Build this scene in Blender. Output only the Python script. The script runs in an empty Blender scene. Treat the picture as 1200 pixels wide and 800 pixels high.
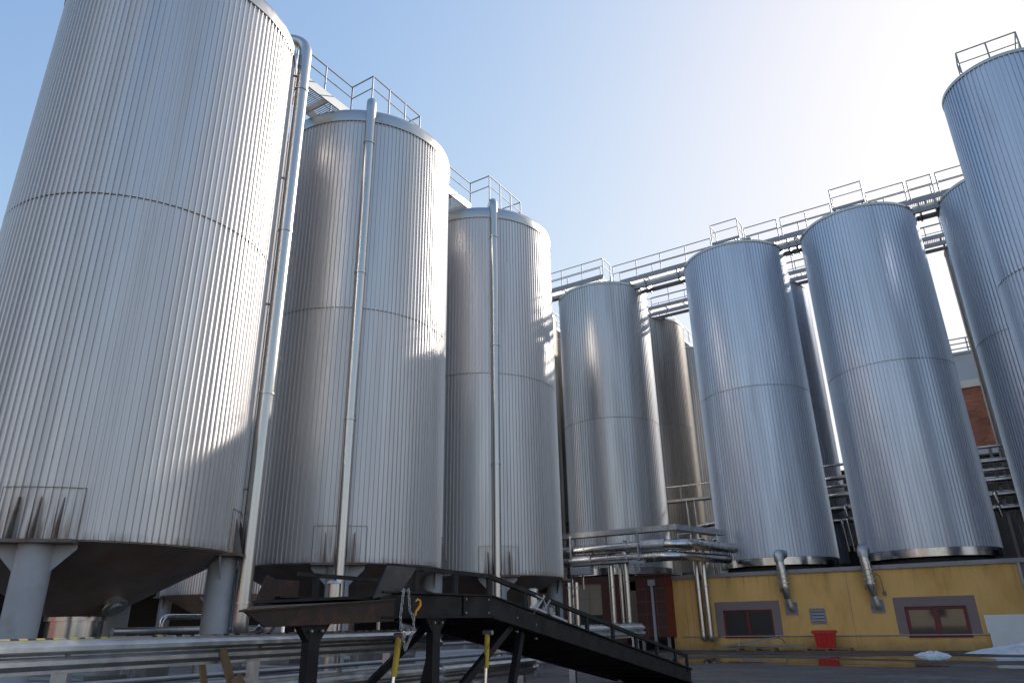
import bpy, bmesh, math, random
from mathutils import Vector, Matrix
random.seed(7)
R_ = math.radians
scene = bpy.context.scene
COL = scene.collection
# World axes follow the yard: +X along the front of the yellow building, +Y towards it, metres, ground z = 0.
EYE = 1.22

# ------------------------------------------------------------------ materials
def mat(name, col, rough=.5, metal=0., var=.0, vscale=3., streak=False, bump=0., bscale=40., spec=.5,
        dirt=None, dirt_scale=1.2, dirt_lo=.5, dirt_hi=.75, rvar=0., pan=0., stretch=(1, 1, .06), coat=0., stain=False, splash=False):
    m = bpy.data.materials.new(name); m.use_nodes = True
    nt = m.node_tree; N = nt.nodes; L = nt.links
    b = N['Principled BSDF']
    b.inputs['Base Color'].default_value = (*col, 1)
    b.inputs['Roughness'].default_value = rough
    b.inputs['Metallic'].default_value = metal
    b.inputs['Specular IOR Level'].default_value = spec
    b.inputs['Coat Weight'].default_value = coat
    tc = N.new('ShaderNodeTexCoord')
    oi = N.new('ShaderNodeObjectInfo')
    add = N.new('ShaderNodeVectorMath'); add.operation = 'ADD'
    mul = N.new('ShaderNodeVectorMath'); mul.operation = 'SCALE'; mul.inputs['Scale'].default_value = 37.
    cmb = N.new('ShaderNodeCombineXYZ')
    for i in range(3): L.new(oi.outputs['Random'], cmb.inputs[i])
    L.new(cmb.outputs[0], mul.inputs[0])
    L.new(tc.outputs['Object'], add.inputs[0]); L.new(mul.outputs[0], add.inputs[1])
    mp = N.new('ShaderNodeMapping')
    if streak: mp.inputs['Scale'].default_value = stretch
    L.new(add.outputs[0], mp.inputs['Vector'])
    colsock = None
    nz = N.new('ShaderNodeTexNoise'); nz.inputs['Scale'].default_value = vscale
    nz.inputs['Detail'].default_value = 6; nz.inputs['Roughness'].default_value = .6
    L.new(mp.outputs[0], nz.inputs['Vector'])
    hs = N.new('ShaderNodeHueSaturation'); hs.inputs['Color'].default_value = (*col, 1)
    mr = N.new('ShaderNodeMapRange'); mr.inputs['From Min'].default_value = .25; mr.inputs['From Max'].default_value = .75
    mr.inputs['To Min'].default_value = 1 - var; mr.inputs['To Max'].default_value = 1 + var
    L.new(nz.outputs['Fac'], mr.inputs['Value'])
    val = mr.outputs[0]
    if pan:
        at = N.new('ShaderNodeAttribute'); at.attribute_name = 'pan'
        m2 = N.new('ShaderNodeMapRange'); m2.inputs['To Min'].default_value = 1 - pan; m2.inputs['To Max'].default_value = 1 + pan
        L.new(at.outputs['Fac'], m2.inputs['Value'])
        mm = N.new('ShaderNodeMath'); mm.operation = 'MULTIPLY'
        L.new(val, mm.inputs[0]); L.new(m2.outputs[0], mm.inputs[1]); val = mm.outputs[0]
        m3 = N.new('ShaderNodeMapRange'); m3.inputs['To Min'].default_value = rough - .07; m3.inputs['To Max'].default_value = rough + .07
        L.new(at.outputs['Fac'], m3.inputs['Value'])
        rsock = m3.outputs[0]
    else: rsock = None
    L.new(val, hs.inputs['Value'])
    colsock = hs.outputs[0]
    if dirt:
        dz = N.new('ShaderNodeTexNoise'); dz.inputs['Scale'].default_value = dirt_scale; dz.inputs['Detail'].default_value = 8
        dz.inputs['Roughness'].default_value = .65
        L.new(mp.outputs[0], dz.inputs['Vector'])
        dr = N.new('ShaderNodeMapRange'); dr.inputs['From Min'].default_value = dirt_lo; dr.inputs['From Max'].default_value = dirt_hi
        L.new(dz.outputs['Fac'], dr.inputs['Value'])
        mx = N.new('ShaderNodeMix'); mx.data_type = 'RGBA'
        L.new(dr.outputs[0], mx.inputs['Factor']); L.new(colsock, mx.inputs['A']); mx.inputs['B'].default_value = (*dirt, 1)
        colsock = mx.outputs['Result']
    if splash:
        sp = N.new('ShaderNodeSeparateXYZ'); L.new(tc.outputs['Object'], sp.inputs[0])
        n7 = N.new('ShaderNodeTexNoise'); n7.inputs['Scale'].default_value = 2.2; n7.inputs['Detail'].default_value = 9; n7.inputs['Roughness'].default_value = .7
        L.new(tc.outputs['Object'], n7.inputs['Vector'])
        a7 = N.new('ShaderNodeMath'); a7.operation = 'MULTIPLY_ADD'; L.new(n7.outputs['Fac'], a7.inputs[0]); a7.inputs[1].default_value = -.9; L.new(sp.outputs['Z'], a7.inputs[2])
        r7 = N.new('ShaderNodeMapRange'); r7.inputs['From Min'].default_value = .05; r7.inputs['From Max'].default_value = -.5; r7.inputs['To Max'].default_value = .75; L.new(a7.outputs[0], r7.inputs[0])
        # rain runs that start under the roof edge
        m7 = N.new('ShaderNodeMapping'); m7.inputs['Scale'].default_value = (6, 6, .25); L.new(tc.outputs['Object'], m7.inputs[0])
        n6 = N.new('ShaderNodeTexNoise'); n6.inputs['Scale'].default_value = 1.; n6.inputs['Detail'].default_value = 5; L.new(m7.outputs[0], n6.inputs['Vector'])
        r6 = N.new('ShaderNodeMapRange'); r6.inputs['From Min'].default_value = .55; r6.inputs['From Max'].default_value = .75; L.new(n6.outputs['Fac'], r6.inputs[0])
        z6 = N.new('ShaderNodeMapRange'); z6.inputs['From Min'].default_value = 1.9; z6.inputs['From Max'].default_value = 3.0; z6.inputs['To Max'].default_value = .7; L.new(sp.outputs['Z'], z6.inputs[0])
        k6 = N.new('ShaderNodeMath'); k6.operation = 'MULTIPLY'; L.new(r6.outputs[0], k6.inputs[0]); L.new(z6.outputs[0], k6.inputs[1])
        x6 = N.new('ShaderNodeMath'); x6.operation = 'MAXIMUM'; L.new(k6.outputs[0], x6.inputs[0]); L.new(r7.outputs[0], x6.inputs[1])
        q7 = N.new('ShaderNodeMix'); q7.data_type = 'RGBA'; L.new(x6.outputs[0], q7.inputs['Factor']); L.new(colsock, q7.inputs['A']); q7.inputs['B'].default_value = (.22, .15, .07, 1)
        colsock = q7.outputs['Result']
    if stain:
        sp = N.new('ShaderNodeSeparateXYZ'); L.new(tc.outputs['Object'], sp.inputs[0])
        def mth(op, a, b_=None, c_=None):
            n_ = N.new('ShaderNodeMath'); n_.operation = op
            for i, q in enumerate((a, b_, c_)):
                if q is None: continue
                if isinstance(q, (int, float)): n_.inputs[i].default_value = q
                else: L.new(q, n_.inputs[i])
            return n_.outputs[0]
        ang = mth('ARCTAN2', sp.outputs['Y'], sp.outputs['X'])
        s2 = mth('ABSOLUTE', mth('SINE', mth('MULTIPLY', ang, 2.)))
        am = N.new('ShaderNodeMapRange'); am.inputs['From Min'].default_value = .86; am.inputs['From Max'].default_value = .96; L.new(s2, am.inputs[0])
        zm = N.new('ShaderNodeMapRange'); zm.inputs['From Min'].default_value = 4.15; zm.inputs['From Max'].default_value = 3.0; L.new(sp.outputs['Z'], zm.inputs[0])
        sz = N.new('ShaderNodeTexNoise'); sz.inputs['Scale'].default_value = 7; sz.inputs['Detail'].default_value = 6
        m9 = N.new('ShaderNodeMapping'); m9.inputs['Scale'].default_value = (1, 1, .12); L.new(add.outputs[0], m9.inputs[0]); L.new(m9.outputs[0], sz.inputs['Vector'])
        sm = N.new('ShaderNodeMapRange'); sm.inputs['From Min'].default_value = .38; sm.inputs['From Max'].default_value = .62; L.new(sz.outputs['Fac'], sm.inputs[0])
        fac = mth('MULTIPLY', mth('MULTIPLY', am.outputs[0], zm.outputs[0]), sm.outputs[0])
        zr = N.new('ShaderNodeMapRange'); zr.inputs['From Min'].default_value = 3.18; zr.inputs['From Max'].default_value = 2.97; L.new(sp.outputs['Z'], zr.inputs[0])
        fac = mth('MAXIMUM', fac, mth('MULTIPLY', mth('MULTIPLY', zr.outputs[0], sm.outputs[0]), .6))
        mx2 = N.new('ShaderNodeMix'); mx2.data_type = 'RGBA'; L.new(fac, mx2.inputs['Factor']); L.new(colsock, mx2.inputs['A']); mx2.inputs['B'].default_value = (.21, .135, .09, 1)
        colsock = mx2.outputs['Result']
        m8 = N.new('ShaderNodeMath'); m8.operation = 'MULTIPLY_ADD'; L.new(fac, m8.inputs[0]); m8.inputs[1].default_value = -metal * .8; m8.inputs[2].default_value = metal
        L.new(m8.outputs[0], b.inputs['Metallic'])
    L.new(colsock, b.inputs['Base Color'])
    if rvar:
        r2 = N.new('ShaderNodeMapRange'); r2.inputs['From Min'].default_value = .3; r2.inputs['From Max'].default_value = .7
        r2.inputs['To Min'].default_value = -rvar; r2.inputs['To Max'].default_value = rvar
        n2 = N.new('ShaderNodeTexNoise'); n2.inputs['Scale'].default_value = vscale * 1.7; n2.inputs['Detail'].default_value = 4
        L.new(mp.outputs[0], n2.inputs['Vector']); L.new(n2.outputs['Fac'], r2.inputs['Value'])
        ad = N.new('ShaderNodeMath'); ad.operation = 'ADD'; ad.use_clamp = True
        L.new(r2.outputs[0], ad.inputs[0])
        if rsock: L.new(rsock, ad.inputs[1])
        else: ad.inputs[1].default_value = rough
        rsock = ad.outputs[0]
    if rsock: L.new(rsock, b.inputs['Roughness'])
    if bump:
        bz = N.new('ShaderNodeTexNoise'); bz.inputs['Scale'].default_value = bscale; bz.inputs['Detail'].default_value = 5
        L.new(add.outputs[0] if not streak else mp.outputs[0], bz.inputs['Vector'])
        bp = N.new('ShaderNodeBump'); bp.inputs['Strength'].default_value = bump; bp.inputs['Distance'].default_value = .02
        L.new(bz.outputs['Fac'], bp.inputs['Height']); L.new(bp.outputs[0], b.inputs['Normal'])
    return m

M = {}
M['clad_near'] = mat('aluminium_cladding', stain=True, bump=.12, bscale=2.5, col=(.60, .58, .575), rough=.48, metal=.8, var=.09, vscale=1.4, streak=True, pan=.045, rvar=.06,
                     dirt=(.44, .42, .41), dirt_scale=2.2, dirt_lo=.60, dirt_hi=.92)
M['clad_far'] = mat('steel_cladding', (.50, .54, .615), .42, .86, var=.12, vscale=1.4, streak=True, pan=.05, rvar=.06,
                    dirt=(.27, .28, .31), dirt_scale=2.4, dirt_lo=.58, dirt_hi=.9)
M['clad_drum'] = mat('grey_cladding', (.50, .50, .515), .42, .85, var=.10, vscale=1.4, streak=True, pan=.05, rvar=.06,
                     dirt=(.36, .34, .32), dirt_scale=2.4, dirt_lo=.5, dirt_hi=.85)
M['clad_warm'] = mat('weathered_cladding', (.40, .375, .35), .44, .82, var=.12, vscale=1.4, streak=True, pan=.06, rvar=.06,
                     dirt=(.19, .165, .145), dirt_scale=2.4, dirt_lo=.5, dirt_hi=.85)
M['cap'] = mat('plain_steel_sheet', (.47, .465, .45), .32, .93, var=.06, vscale=1.2, rvar=.08, dirt=(.32, .26, .19), dirt_scale=.7, dirt_lo=.62, dirt_hi=.8)
M['mirror'] = mat('bright_steel_band', (.42, .42, .42), .2, 1., var=.12, vscale=1.5, rvar=.08)
M['pipe'] = mat('stainless_pipe', (.50, .485, .47), .27, 1., var=.08, vscale=2.5, streak=True, rvar=.07, dirt=(.4, .36, .32), dirt_scale=1.5, dirt_lo=.6, dirt_hi=.85)
M['galv'] = mat('galvanised_steel', (.44, .455, .47), .42, .8, var=.25, vscale=4., rvar=.12, dirt=(.22, .18, .14), dirt_scale=1.8, dirt_lo=.55, dirt_hi=.78)
M['rail'] = mat('walkway_steel', (.26, .26, .28), .5, .7, var=.12, vscale=4.)
M['grate'] = mat('walkway_grating', (.42, .42, .40), .6, .6, var=.2, vscale=14.)
M['seam'] = mat('dark_joint', (.16, .15, .145), .7)
M['column'] = mat('grey_blue_paint', (.34, .35, .38), .5, 0, var=.08, vscale=1.5, dirt=(.2, .19, .18), dirt_scale=1.1, dirt_lo=.58, dirt_hi=.85, rvar=.1)
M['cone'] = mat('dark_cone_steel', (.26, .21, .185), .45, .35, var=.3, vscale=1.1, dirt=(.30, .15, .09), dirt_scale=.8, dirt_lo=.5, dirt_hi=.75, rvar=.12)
M['rusty'] = mat('rusty_steel', (.035, .02, .015), .72, .2, var=.35, vscale=3.5, dirt=(.085, .035, .018), dirt_scale=4, dirt_lo=.5, dirt_hi=.72, bump=.2)
M['stained'] = mat('rust_stained_steel', (.17, .155, .15), .6, .2, var=.2, vscale=3, dirt=(.13, .065, .035), dirt_scale=3, dirt_lo=.42, dirt_hi=.6)
M['black'] = mat('black_painted_steel', (.006, .006, .0075), .6, .0, spec=.3, var=.25, vscale=2.5, dirt=(.014, .012, .012), dirt_scale=3, dirt_lo=.5, dirt_hi=.7, rvar=.15)
M['plate'] = mat('dark_blue_plate', (.012, .015, .023), .32, .2, var=.25, vscale=3., rvar=.12)
M['yellow'] = mat('yellow_render', (.74, .445, .15), .82, 0, var=.10, splash=True, vscale=1.0, bump=.12, bscale=60., dirt=(.56, .31, .085), dirt_scale=1.3, dirt_lo=.46, dirt_hi=.72, streak=True, stretch=(1, 1, .35))
M['yellow_paint'] = mat('yellow_paint', (.5, .33, .02), .5, 0, var=.1, vscale=6, dirt=(.16, .11, .03), dirt_scale=9, dirt_lo=.55, dirt_hi=.7)
M['orange'] = mat('orange_hook_paint', (.75, .28, .01), .4)
M['mauve'] = mat('mauve_surround', (.22, .165, .165), .8, 0, var=.06, vscale=2)
M['redframe'] = mat('dark_red_frame', (.13, .015, .017), .45, 0, var=.1, vscale=5)
M['glass'] = mat('window_glass', (.03, .035, .04), .04, 0, spec=.9, var=.2, vscale=2)
M['dullglass'] = mat('screened_glass', (.022, .022, .024), .5, 0, var=.2, vscale=3)
M['trim'] = mat('roof_edge_metal', (.24, .24, .27), .5, .4, var=.12, vscale=2.5, dirt=(.1, .1, .1), dirt_scale=5, dirt_lo=.55, dirt_hi=.7)
M['roofdark'] = mat('dark_roof_felt', (.035, .034, .034), .85, 0, var=.3, vscale=2)
M['darkwall'] = mat('dark_hall_cladding', (.022, .020, .019), .75, 0, var=.25, vscale=1.2)
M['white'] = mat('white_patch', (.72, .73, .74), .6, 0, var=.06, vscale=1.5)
M['redplastic'] = mat('red_plastic', (.52, .012, .012), .35, 0, var=.08, vscale=6)
M['wood'] = mat('weathered_wood', (.24, .15, .085), .8, 0, var=.3, vscale=5, streak=True)
M['snow'] = mat('old_snow', (.66, .68, .70), .75, 0, var=.12, vscale=6, bump=.8, bscale=22., dirt=(.32, .30, .28), dirt_scale=4, dirt_lo=.55, dirt_hi=.75)
M['brown'] = mat('brown_red_panel', (.085, .024, .020), .55, 0, var=.12, vscale=2, dirt=(.05, .025, .022), dirt_scale=2, dirt_lo=.5, dirt_hi=.8)
M['brightred'] = mat('red_side_panel', (.17, .02, .012), .5, 0, var=.1, vscale=2)
M['beige'] = mat('beige_panel', (.30, .245, .19), .6, 0, var=.06, vscale=2)
M['concrete'] = mat('concrete', (.24, .235, .225), .85, 0, var=.15, vscale=2.5, bump=.2, bscale=30, dirt=(.1, .095, .09), dirt_scale=1.5, dirt_lo=.5, dirt_hi=.8)
M['chain'] = mat('chain_steel', (.42, .42, .43), .4, .9, var=.15, vscale=20)
M['chrome'] = mat('chrome_rod', (.75, .75, .77), .12, 1.)
M['walkgrey'] = mat('pale_galvanised_beam', (.45, .46, .46), .55, .4, var=.12, vscale=3.)
M['parapet'] = mat('pale_parapet', (.5, .47, .42), .7, 0, var=.08, vscale=1)
M['greypanel'] = mat('grey_panel', (.33, .34, .37), .6, .2, var=.06, vscale=1)
M['ledge'] = mat('grey_conduit', (.36, .34, .33), .5, .3, var=.1, vscale=3)

def asphalt():
    m = bpy.data.materials.new('asphalt'); m.use_nodes = True
    nt = m.node_tree; N = nt.nodes; L = nt.links; b = N['Principled BSDF']
    tc = N.new('ShaderNodeTexCoord')
    def noise(s, d=6, r=.6, vec=None):
        n = N.new('ShaderNodeTexNoise'); n.inputs['Scale'].default_value = s; n.inputs['Detail'].default_value = d
        n.inputs['Roughness'].default_value = r; L.new(vec or tc.outputs['Object'], n.inputs['Vector']); return n.outputs['Fac']
    mp = N.new('ShaderNodeMapping'); mp.inputs['Scale'].default_value = (.28, 1.2, 1); L.new(tc.outputs['Object'], mp.inputs[0])
    damp = noise(.55, 6, .55, mp.outputs[0]); fine = noise(60, 4, .7); mid = noise(1.6, 8, .65)
    r1 = N.new('ShaderNodeValToRGB'); e = r1.color_ramp.elements
    e[0].position = .46; e[0].color = (.031, .026, .025, 1); e[1].position = .56; e[1].color = (.10, .082, .074, 1)
    L.new(damp, r1.inputs[0])
    r2 = N.new('ShaderNodeMapRange'); r2.inputs['From Min'].default_value = .3; r2.inputs['From Max'].default_value = .7
    r2.inputs['To Min'].default_value = .65; r2.inputs['To Max'].default_value = 1.4; L.new(mid, r2.inputs[0])
    r3 = N.new('ShaderNodeMapRange'); r3.inputs['To Min'].default_value = .6; r3.inputs['To Max'].default_value = 1.4; L.new(fine, r3.inputs[0])
    mm = N.new('ShaderNodeMath'); mm.operation = 'MULTIPLY'; L.new(r2.outputs[0], mm.inputs[0]); L.new(r3.outputs[0], mm.inputs[1])
    hs = N.new('ShaderNodeHueSaturation'); L.new(r1.outputs[0], hs.inputs['Color']); L.new(mm.outputs[0], hs.inputs['Value'])
    vo = N.new('ShaderNodeTexVoronoi'); vo.feature = 'DISTANCE_TO_EDGE'; vo.inputs['Scale'].default_value = .33
    wv = N.new('ShaderNodeVectorMath'); wv.operation = 'ADD'
    nn = N.new('ShaderNodeTexNoise'); nn.inputs['Scale'].default_value = .9; nn.inputs['Detail'].default_value = 5
    L.new(tc.outputs['Object'], nn.inputs['Vector']); L.new(tc.outputs['Object'], wv.inputs[0]); L.new(nn.outputs['Color'], wv.inputs[1])
    L.new(wv.outputs[0], vo.inputs['Vector'])
    ck = N.new('ShaderNodeMapRange'); ck.inputs['From Max'].default_value = .006; L.new(vo.outputs['Distance'], ck.inputs[0])
    mx = N.new('ShaderNodeMix'); mx.data_type = 'RGBA'; L.new(ck.outputs[0], mx.inputs['Factor'])
    mx.inputs['A'].default_value = (.015, .014, .013, 1); L.new(hs.outputs[0], mx.inputs['B'])
    L.new(mx.outputs['Result'], b.inputs['Base Color'])
    rr = N.new('ShaderNodeMapRange'); rr.inputs['From Min'].default_value = .44; rr.inputs['From Max'].default_value = .56
    rr.inputs['To Min'].default_value = .45; rr.inputs['To Max'].default_value = .9; L.new(damp, rr.inputs[0]); L.new(rr.outputs[0], b.inputs['Roughness'])
    bp = N.new('ShaderNodeBump'); bp.inputs['Strength'].default_value = .35; bp.inputs['Distance'].default_value = .01
    L.new(fine, bp.inputs['Height']); L.new(bp.outputs[0], b.inputs['Normal'])
    return m
M['asphalt'] = asphalt()

def water():
    m = bpy.data.materials.new('puddle_water'); m.use_nodes = True
    nt = m.node_tree; N = nt.nodes; L = nt.links; b = N['Principled BSDF']
    b.inputs['Base Color'].default_value = (.02, .018, .016, 1); b.inputs['Roughness'].default_value = .03; b.inputs['IOR'].default_value = 1.33
    tc = N.new('ShaderNodeTexCoord'); n = N.new('ShaderNodeTexNoise'); n.inputs['Scale'].default_value = 3; L.new(tc.outputs['Object'], n.inputs['Vector'])
    bp = N.new('ShaderNodeBump'); bp.inputs['Strength'].default_value = .06; bp.inputs['Distance'].default_value = .01
    L.new(n.outputs['Fac'], bp.inputs['Height']); L.new(bp.outputs[0], b.inputs['Normal'])
    return m
M['water'] = water()

def brick():
    m = bpy.data.materials.new('brick'); m.use_nodes = True
    nt = m.node_tree; N = nt.nodes; L = nt.links; b = N['Principled BSDF']
    tc = N.new('ShaderNodeTexCoord'); mp = N.new('ShaderNodeMapping'); mp.inputs['Rotation'].default_value = (R_(90), 0, 0)
    L.new(tc.outputs['Object'], mp.inputs[0])
    br = N.new('ShaderNodeTexBrick'); L.new(mp.outputs[0], br.inputs['Vector'])
    br.inputs['Color1'].default_value = (.33, .10, .05, 1); br.inputs['Color2'].default_value = (.22, .065, .035, 1)
    br.inputs['Mortar'].default_value = (.16, .11, .085, 1); br.inputs['Scale'].default_value = 1.
    br.inputs['Brick Width'].default_value = .5; br.inputs['Row Height'].default_value = .16; br.inputs['Mortar Size'].default_value = .018
    n = N.new('ShaderNodeTexNoise'); n.inputs['Scale'].default_value = .8; n.inputs['Detail'].default_value = 6; L.new(tc.outputs['Object'], n.inputs['Vector'])
    mr = N.new('ShaderNodeMapRange'); mr.inputs['From Min'].default_value = .3; mr.inputs['From Max'].default_value = .7; mr.inputs['To Min'].default_value = .65; mr.inputs['To Max'].default_value = 1.3
    L.new(n.outputs['Fac'], mr.inputs[0])
    hs = N.new('ShaderNodeHueSaturation'); L.new(br.outputs['Color'], hs.inputs['Color']); L.new(mr.outputs[0], hs.inputs['Value'])
    L.new(hs.outputs[0], b.inputs['Base Color']); b.inputs['Roughness'].default_value = .85
    return m
M['brick'] = brick()

def hazard(pitch=.15, c1=(.5, .5, .47), c2=(.02, .02, .02), c3=(.45, .36, .06)):
    m = bpy.data.materials.new('hazard_stripes'); m.use_nodes = True
    nt = m.node_tree; N = nt.nodes; L = nt.links; b = N['Principled BSDF']
    tc = N.new('ShaderNodeTexCoord'); sx = N.new('ShaderNodeSeparateXYZ'); L.new(tc.outputs['Object'], sx.inputs[0])
    a = N.new('ShaderNodeMath'); a.operation = 'ADD'; L.new(sx.outputs['Z'], a.inputs[0]); L.new(sx.outputs['Y'], a.inputs[1])
    d = N.new('ShaderNodeMath'); d.operation = 'DIVIDE'; L.new(a.outputs[0], d.inputs[0]); d.inputs[1].default_value = pitch
    f = N.new('ShaderNodeMath'); f.operation = 'FRACT'; L.new(d.outputs[0], f.inputs[0])
    g = N.new('ShaderNodeMath'); g.operation = 'GREATER_THAN'; L.new(f.outputs[0], g.inputs[0]); g.inputs[1].default_value = .5
    n = N.new('ShaderNodeTexNoise'); n.inputs['Scale'].default_value = 9; n.inputs['Detail'].default_value = 6; L.new(tc.outputs['Object'], n.inputs['Vector'])
    yl = N.new('ShaderNodeMapRange'); yl.inputs['From Min'].default_value = 5.0; yl.inputs['From Max'].default_value = 4.9; L.new(sx.outputs['Y'], yl.inputs[0])
    m0 = N.new('ShaderNodeMix'); m0.data_type = 'RGBA'; L.new(yl.outputs[0], m0.inputs['Factor']); m0.inputs['A'].default_value = (*c1, 1); m0.inputs['B'].default_value = (*c3, 1)
    mx = N.new('ShaderNodeMix'); mx.data_type = 'RGBA'; L.new(g.outputs[0], mx.inputs['Factor']); L.new(m0.outputs['Result'], mx.inputs['A']); mx.inputs['B'].default_value = (*c2, 1)
    wr = N.new('ShaderNodeMapRange'); wr.inputs['From Min'].default_value = .46; wr.inputs['From Max'].default_value = .54; L.new(n.outputs['Fac'], wr.inputs[0])
    m2 = N.new('ShaderNodeMix'); m2.data_type = 'RGBA'; L.new(wr.outputs[0], m2.inputs['Factor']); L.new(mx.outputs['Result'], m2.inputs['A']); m2.inputs['B'].default_value = (.30, .27, .24, 1)
    L.new(m2.outputs['Result'], b.inputs['Base Color']); b.inputs['Roughness'].default_value = .6
    return m
M['hazard'] = hazard()

# ------------------------------------------------------------------ mesh helpers
class MB:
    """collects shapes and links them as one mesh object"""
    def __init__(s): s.v = []; s.f = []; s.sm = []; s.pan = {}
    def add(s, vs, fs, smooth=False):
        o = len(s.v); s.v += [tuple(v) for v in vs]
        for f in fs: s.f.append(tuple(i + o for i in f)); s.sm.append(smooth)
        return s
    def box(s, x0, x1, y0, y1, z0, z1, b=0):
        if b <= 0:
            return s.add([(x0, y0, z0), (x1, y0, z0), (x1, y1, z0), (x0, y1, z0), (x0, y0, z1), (x1, y0, z1), (x1, y1, z1), (x0, y1, z1)],
                         [(3, 2, 1, 0), (4, 5, 6, 7), (0, 1, 5, 4), (1, 2, 6, 5), (2, 3, 7, 6), (3, 0, 4, 7)])
        bm = bmesh.new(); bmesh.ops.create_cube(bm, size=1)
        for v in bm.verts:
            v.co = Vector(((x0 + x1) / 2 + v.co.x * (x1 - x0), (y0 + y1) / 2 + v.co.y * (y1 - y0), (z0 + z1) / 2 + v.co.z * (z1 - z0)))
        bmesh.ops.bevel(bm, geom=bm.edges[:], offset=b, segments=2, affect='EDGES')
        bm.verts.index_update()
        s.add([v.co for v in bm.verts], [[v.index for v in f.verts] for f in bm.faces]); bm.free(); return s
    def beam(s, p, q, w, h, up=(0, 0, 1)):
        p = Vector(p); q = Vector(q); d = (q - p).normalized(); up = Vector(up)
        if abs(d.dot(up)) > .98: up = Vector((0, 1, 0))
        r = d.cross(up).normalized(); u = r.cross(d)
        vs = [e + r * a * w / 2 + u * b * h / 2 for e in (p, q) for a, b in ((-1, -1), (1, -1), (1, 1), (-1, 1))]
        return s.add(vs, [(0, 1, 2, 3), (7, 6, 5, 4), (0, 4, 5, 1), (1, 5, 6, 2), (2, 6, 7, 3), (3, 7, 4, 0)])
    def tube(s, path, r, n=14, cap=True, rs=None):
        P = [Vector(p) for p in path]; m = len(P); rings = []
        t = [(P[min(i + 1, m - 1)] - P[max(i - 1, 0)]).normalized() for i in range(m)]
        ref = Vector((0, 0, 1)) if abs(t[0].z) < .9 else Vector((1, 0, 0))
        nrm = (ref - t[0] * ref.dot(t[0])).normalized(); vs = []
        for i in range(m):
            nrm = (nrm - t[i] * nrm.dot(t[i])).normalized(); bn = t[i].cross(nrm)
            rr = rs[i] if rs else r
            for k in range(n):
                a = 2 * math.pi * k / n; vs.append(P[i] + (nrm * math.cos(a) + bn * math.sin(a)) * rr)
        fs = [(i * n + k, i * n + (k + 1) % n, (i + 1) * n + (k + 1) % n, (i + 1) * n + k) for i in range(m - 1) for k in range(n)]
        s.add(vs, fs, True)
        if cap:
            o = len(s.v) - m * n
            s.f.append(tuple(o + k for k in reversed(range(n)))); s.sm.append(False)
            s.f.append(tuple(o + (m - 1) * n + k for k in range(n))); s.sm.append(False)
        return s
    def lathe(s, prof, n=64, c=(0, 0, 0), smooth=True):
        vs = [(c[0] + r * math.cos(2 * math.pi * k / n), c[1] + r * math.sin(2 * math.pi * k / n), c[2] + z) for r, z in prof for k in range(n)]
        fs = [(i * n + k, i * n + (k + 1) % n, (i + 1) * n + (k + 1) % n, (i + 1) * n + k) for i in range(len(prof) - 1) for k in range(n)]
        return s.add(vs, fs, smooth)
    def cyl(s, c, r, z0, z1, n=24, taper=1.):
        s.lathe([(r, z0), (r * taper, z1)], n, c); o = len(s.v) - 2 * n
        s.f.append(tuple(o + k for k in reversed(range(n)))); s.sm.append(False)
        s.f.append(tuple(o + n + k for k in range(n))); s.sm.append(False); return s
    def ext(s, prof, p, q, side=(1, 0, 0)):
        """closed 2D outline (a along side, b up) swept from p to q"""
        p = Vector(p); q = Vector(q); d = (q - p).normalized(); sd = Vector(side); up = sd.cross(d); 
        if up.z < 0: up = -up
        n = len(prof); vs = [e + sd * a + up * b for e in (p, q) for a, b in prof]
        fs = [(k, (k + 1) % n, n + (k + 1) % n, n + k) for k in range(n)]
        s.add(vs, fs); o = len(s.v) - 2 * n
        s.f.append(tuple(o + k for k in reversed(range(n)))); s.sm.append(False)
        s.f.append(tuple(o + n + k for k in range(n))); s.sm.append(False); return s
    def prism(s, pts, dvec):
        n = len(pts); d = Vector(dvec); vs = [Vector(p) for p in pts] + [Vector(p) + d for p in pts]
        fs = [tuple(range(n)), tuple(n + k for k in reversed(range(n)))] + [(k, n + k, n + (k + 1) % n, (k + 1) % n) for k in range(n)]
        return s.add(vs, fs)
    def build(s, name, m, parent=None, loc=None, fix=True):
        me = bpy.data.meshes.new(name); 
        v = s.v
        if loc is not None: v = [(a - loc[0], b - loc[1], c - loc[2]) for a, b, c in v]
        me.from_pydata(v, [], s.f); me.polygons.foreach_set('use_smooth', s.sm)
        if s.pan:
            at = me.attributes.new('pan', 'FLOAT', 'FACE')
            at.data.foreach_set('value', [s.pan.get(i, .5) for i in range(len(s.f))])
        if fix:
            bm = bmesh.new(); bm.from_mesh(me); bmesh.ops.recalc_face_normals(bm, faces=bm.faces[:]); bm.to_mesh(me); bm.free()
        me.materials.append(M[m]); me.set_sharp_from_angle(angle=R_(48)); me.update()
        o = bpy.data.objects.new(name, me); COL.objects.link(o)
        if parent: o.parent = parent
        if loc is not None: o.location = loc
        return o

def bend(pts, r=.3, n=6):
    """path with rounded corners"""
    P = [Vector(p) for p in pts]; out = [P[0]]
    for i in range(1, len(P) - 1):
        a = (P[i - 1] - P[i]); b = (P[i + 1] - P[i]); rr = min(r, a.length * .49, b.length * .49)
        A = P[i] + a.normalized() * rr; B = P[i] + b.normalized() * rr
        for k in range(n + 1):
            t = k / n; out.append(A * (1 - t) ** 2 + P[i] * 2 * t * (1 - t) + B * t * t)
    out.append(P[-1]); return out

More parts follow.
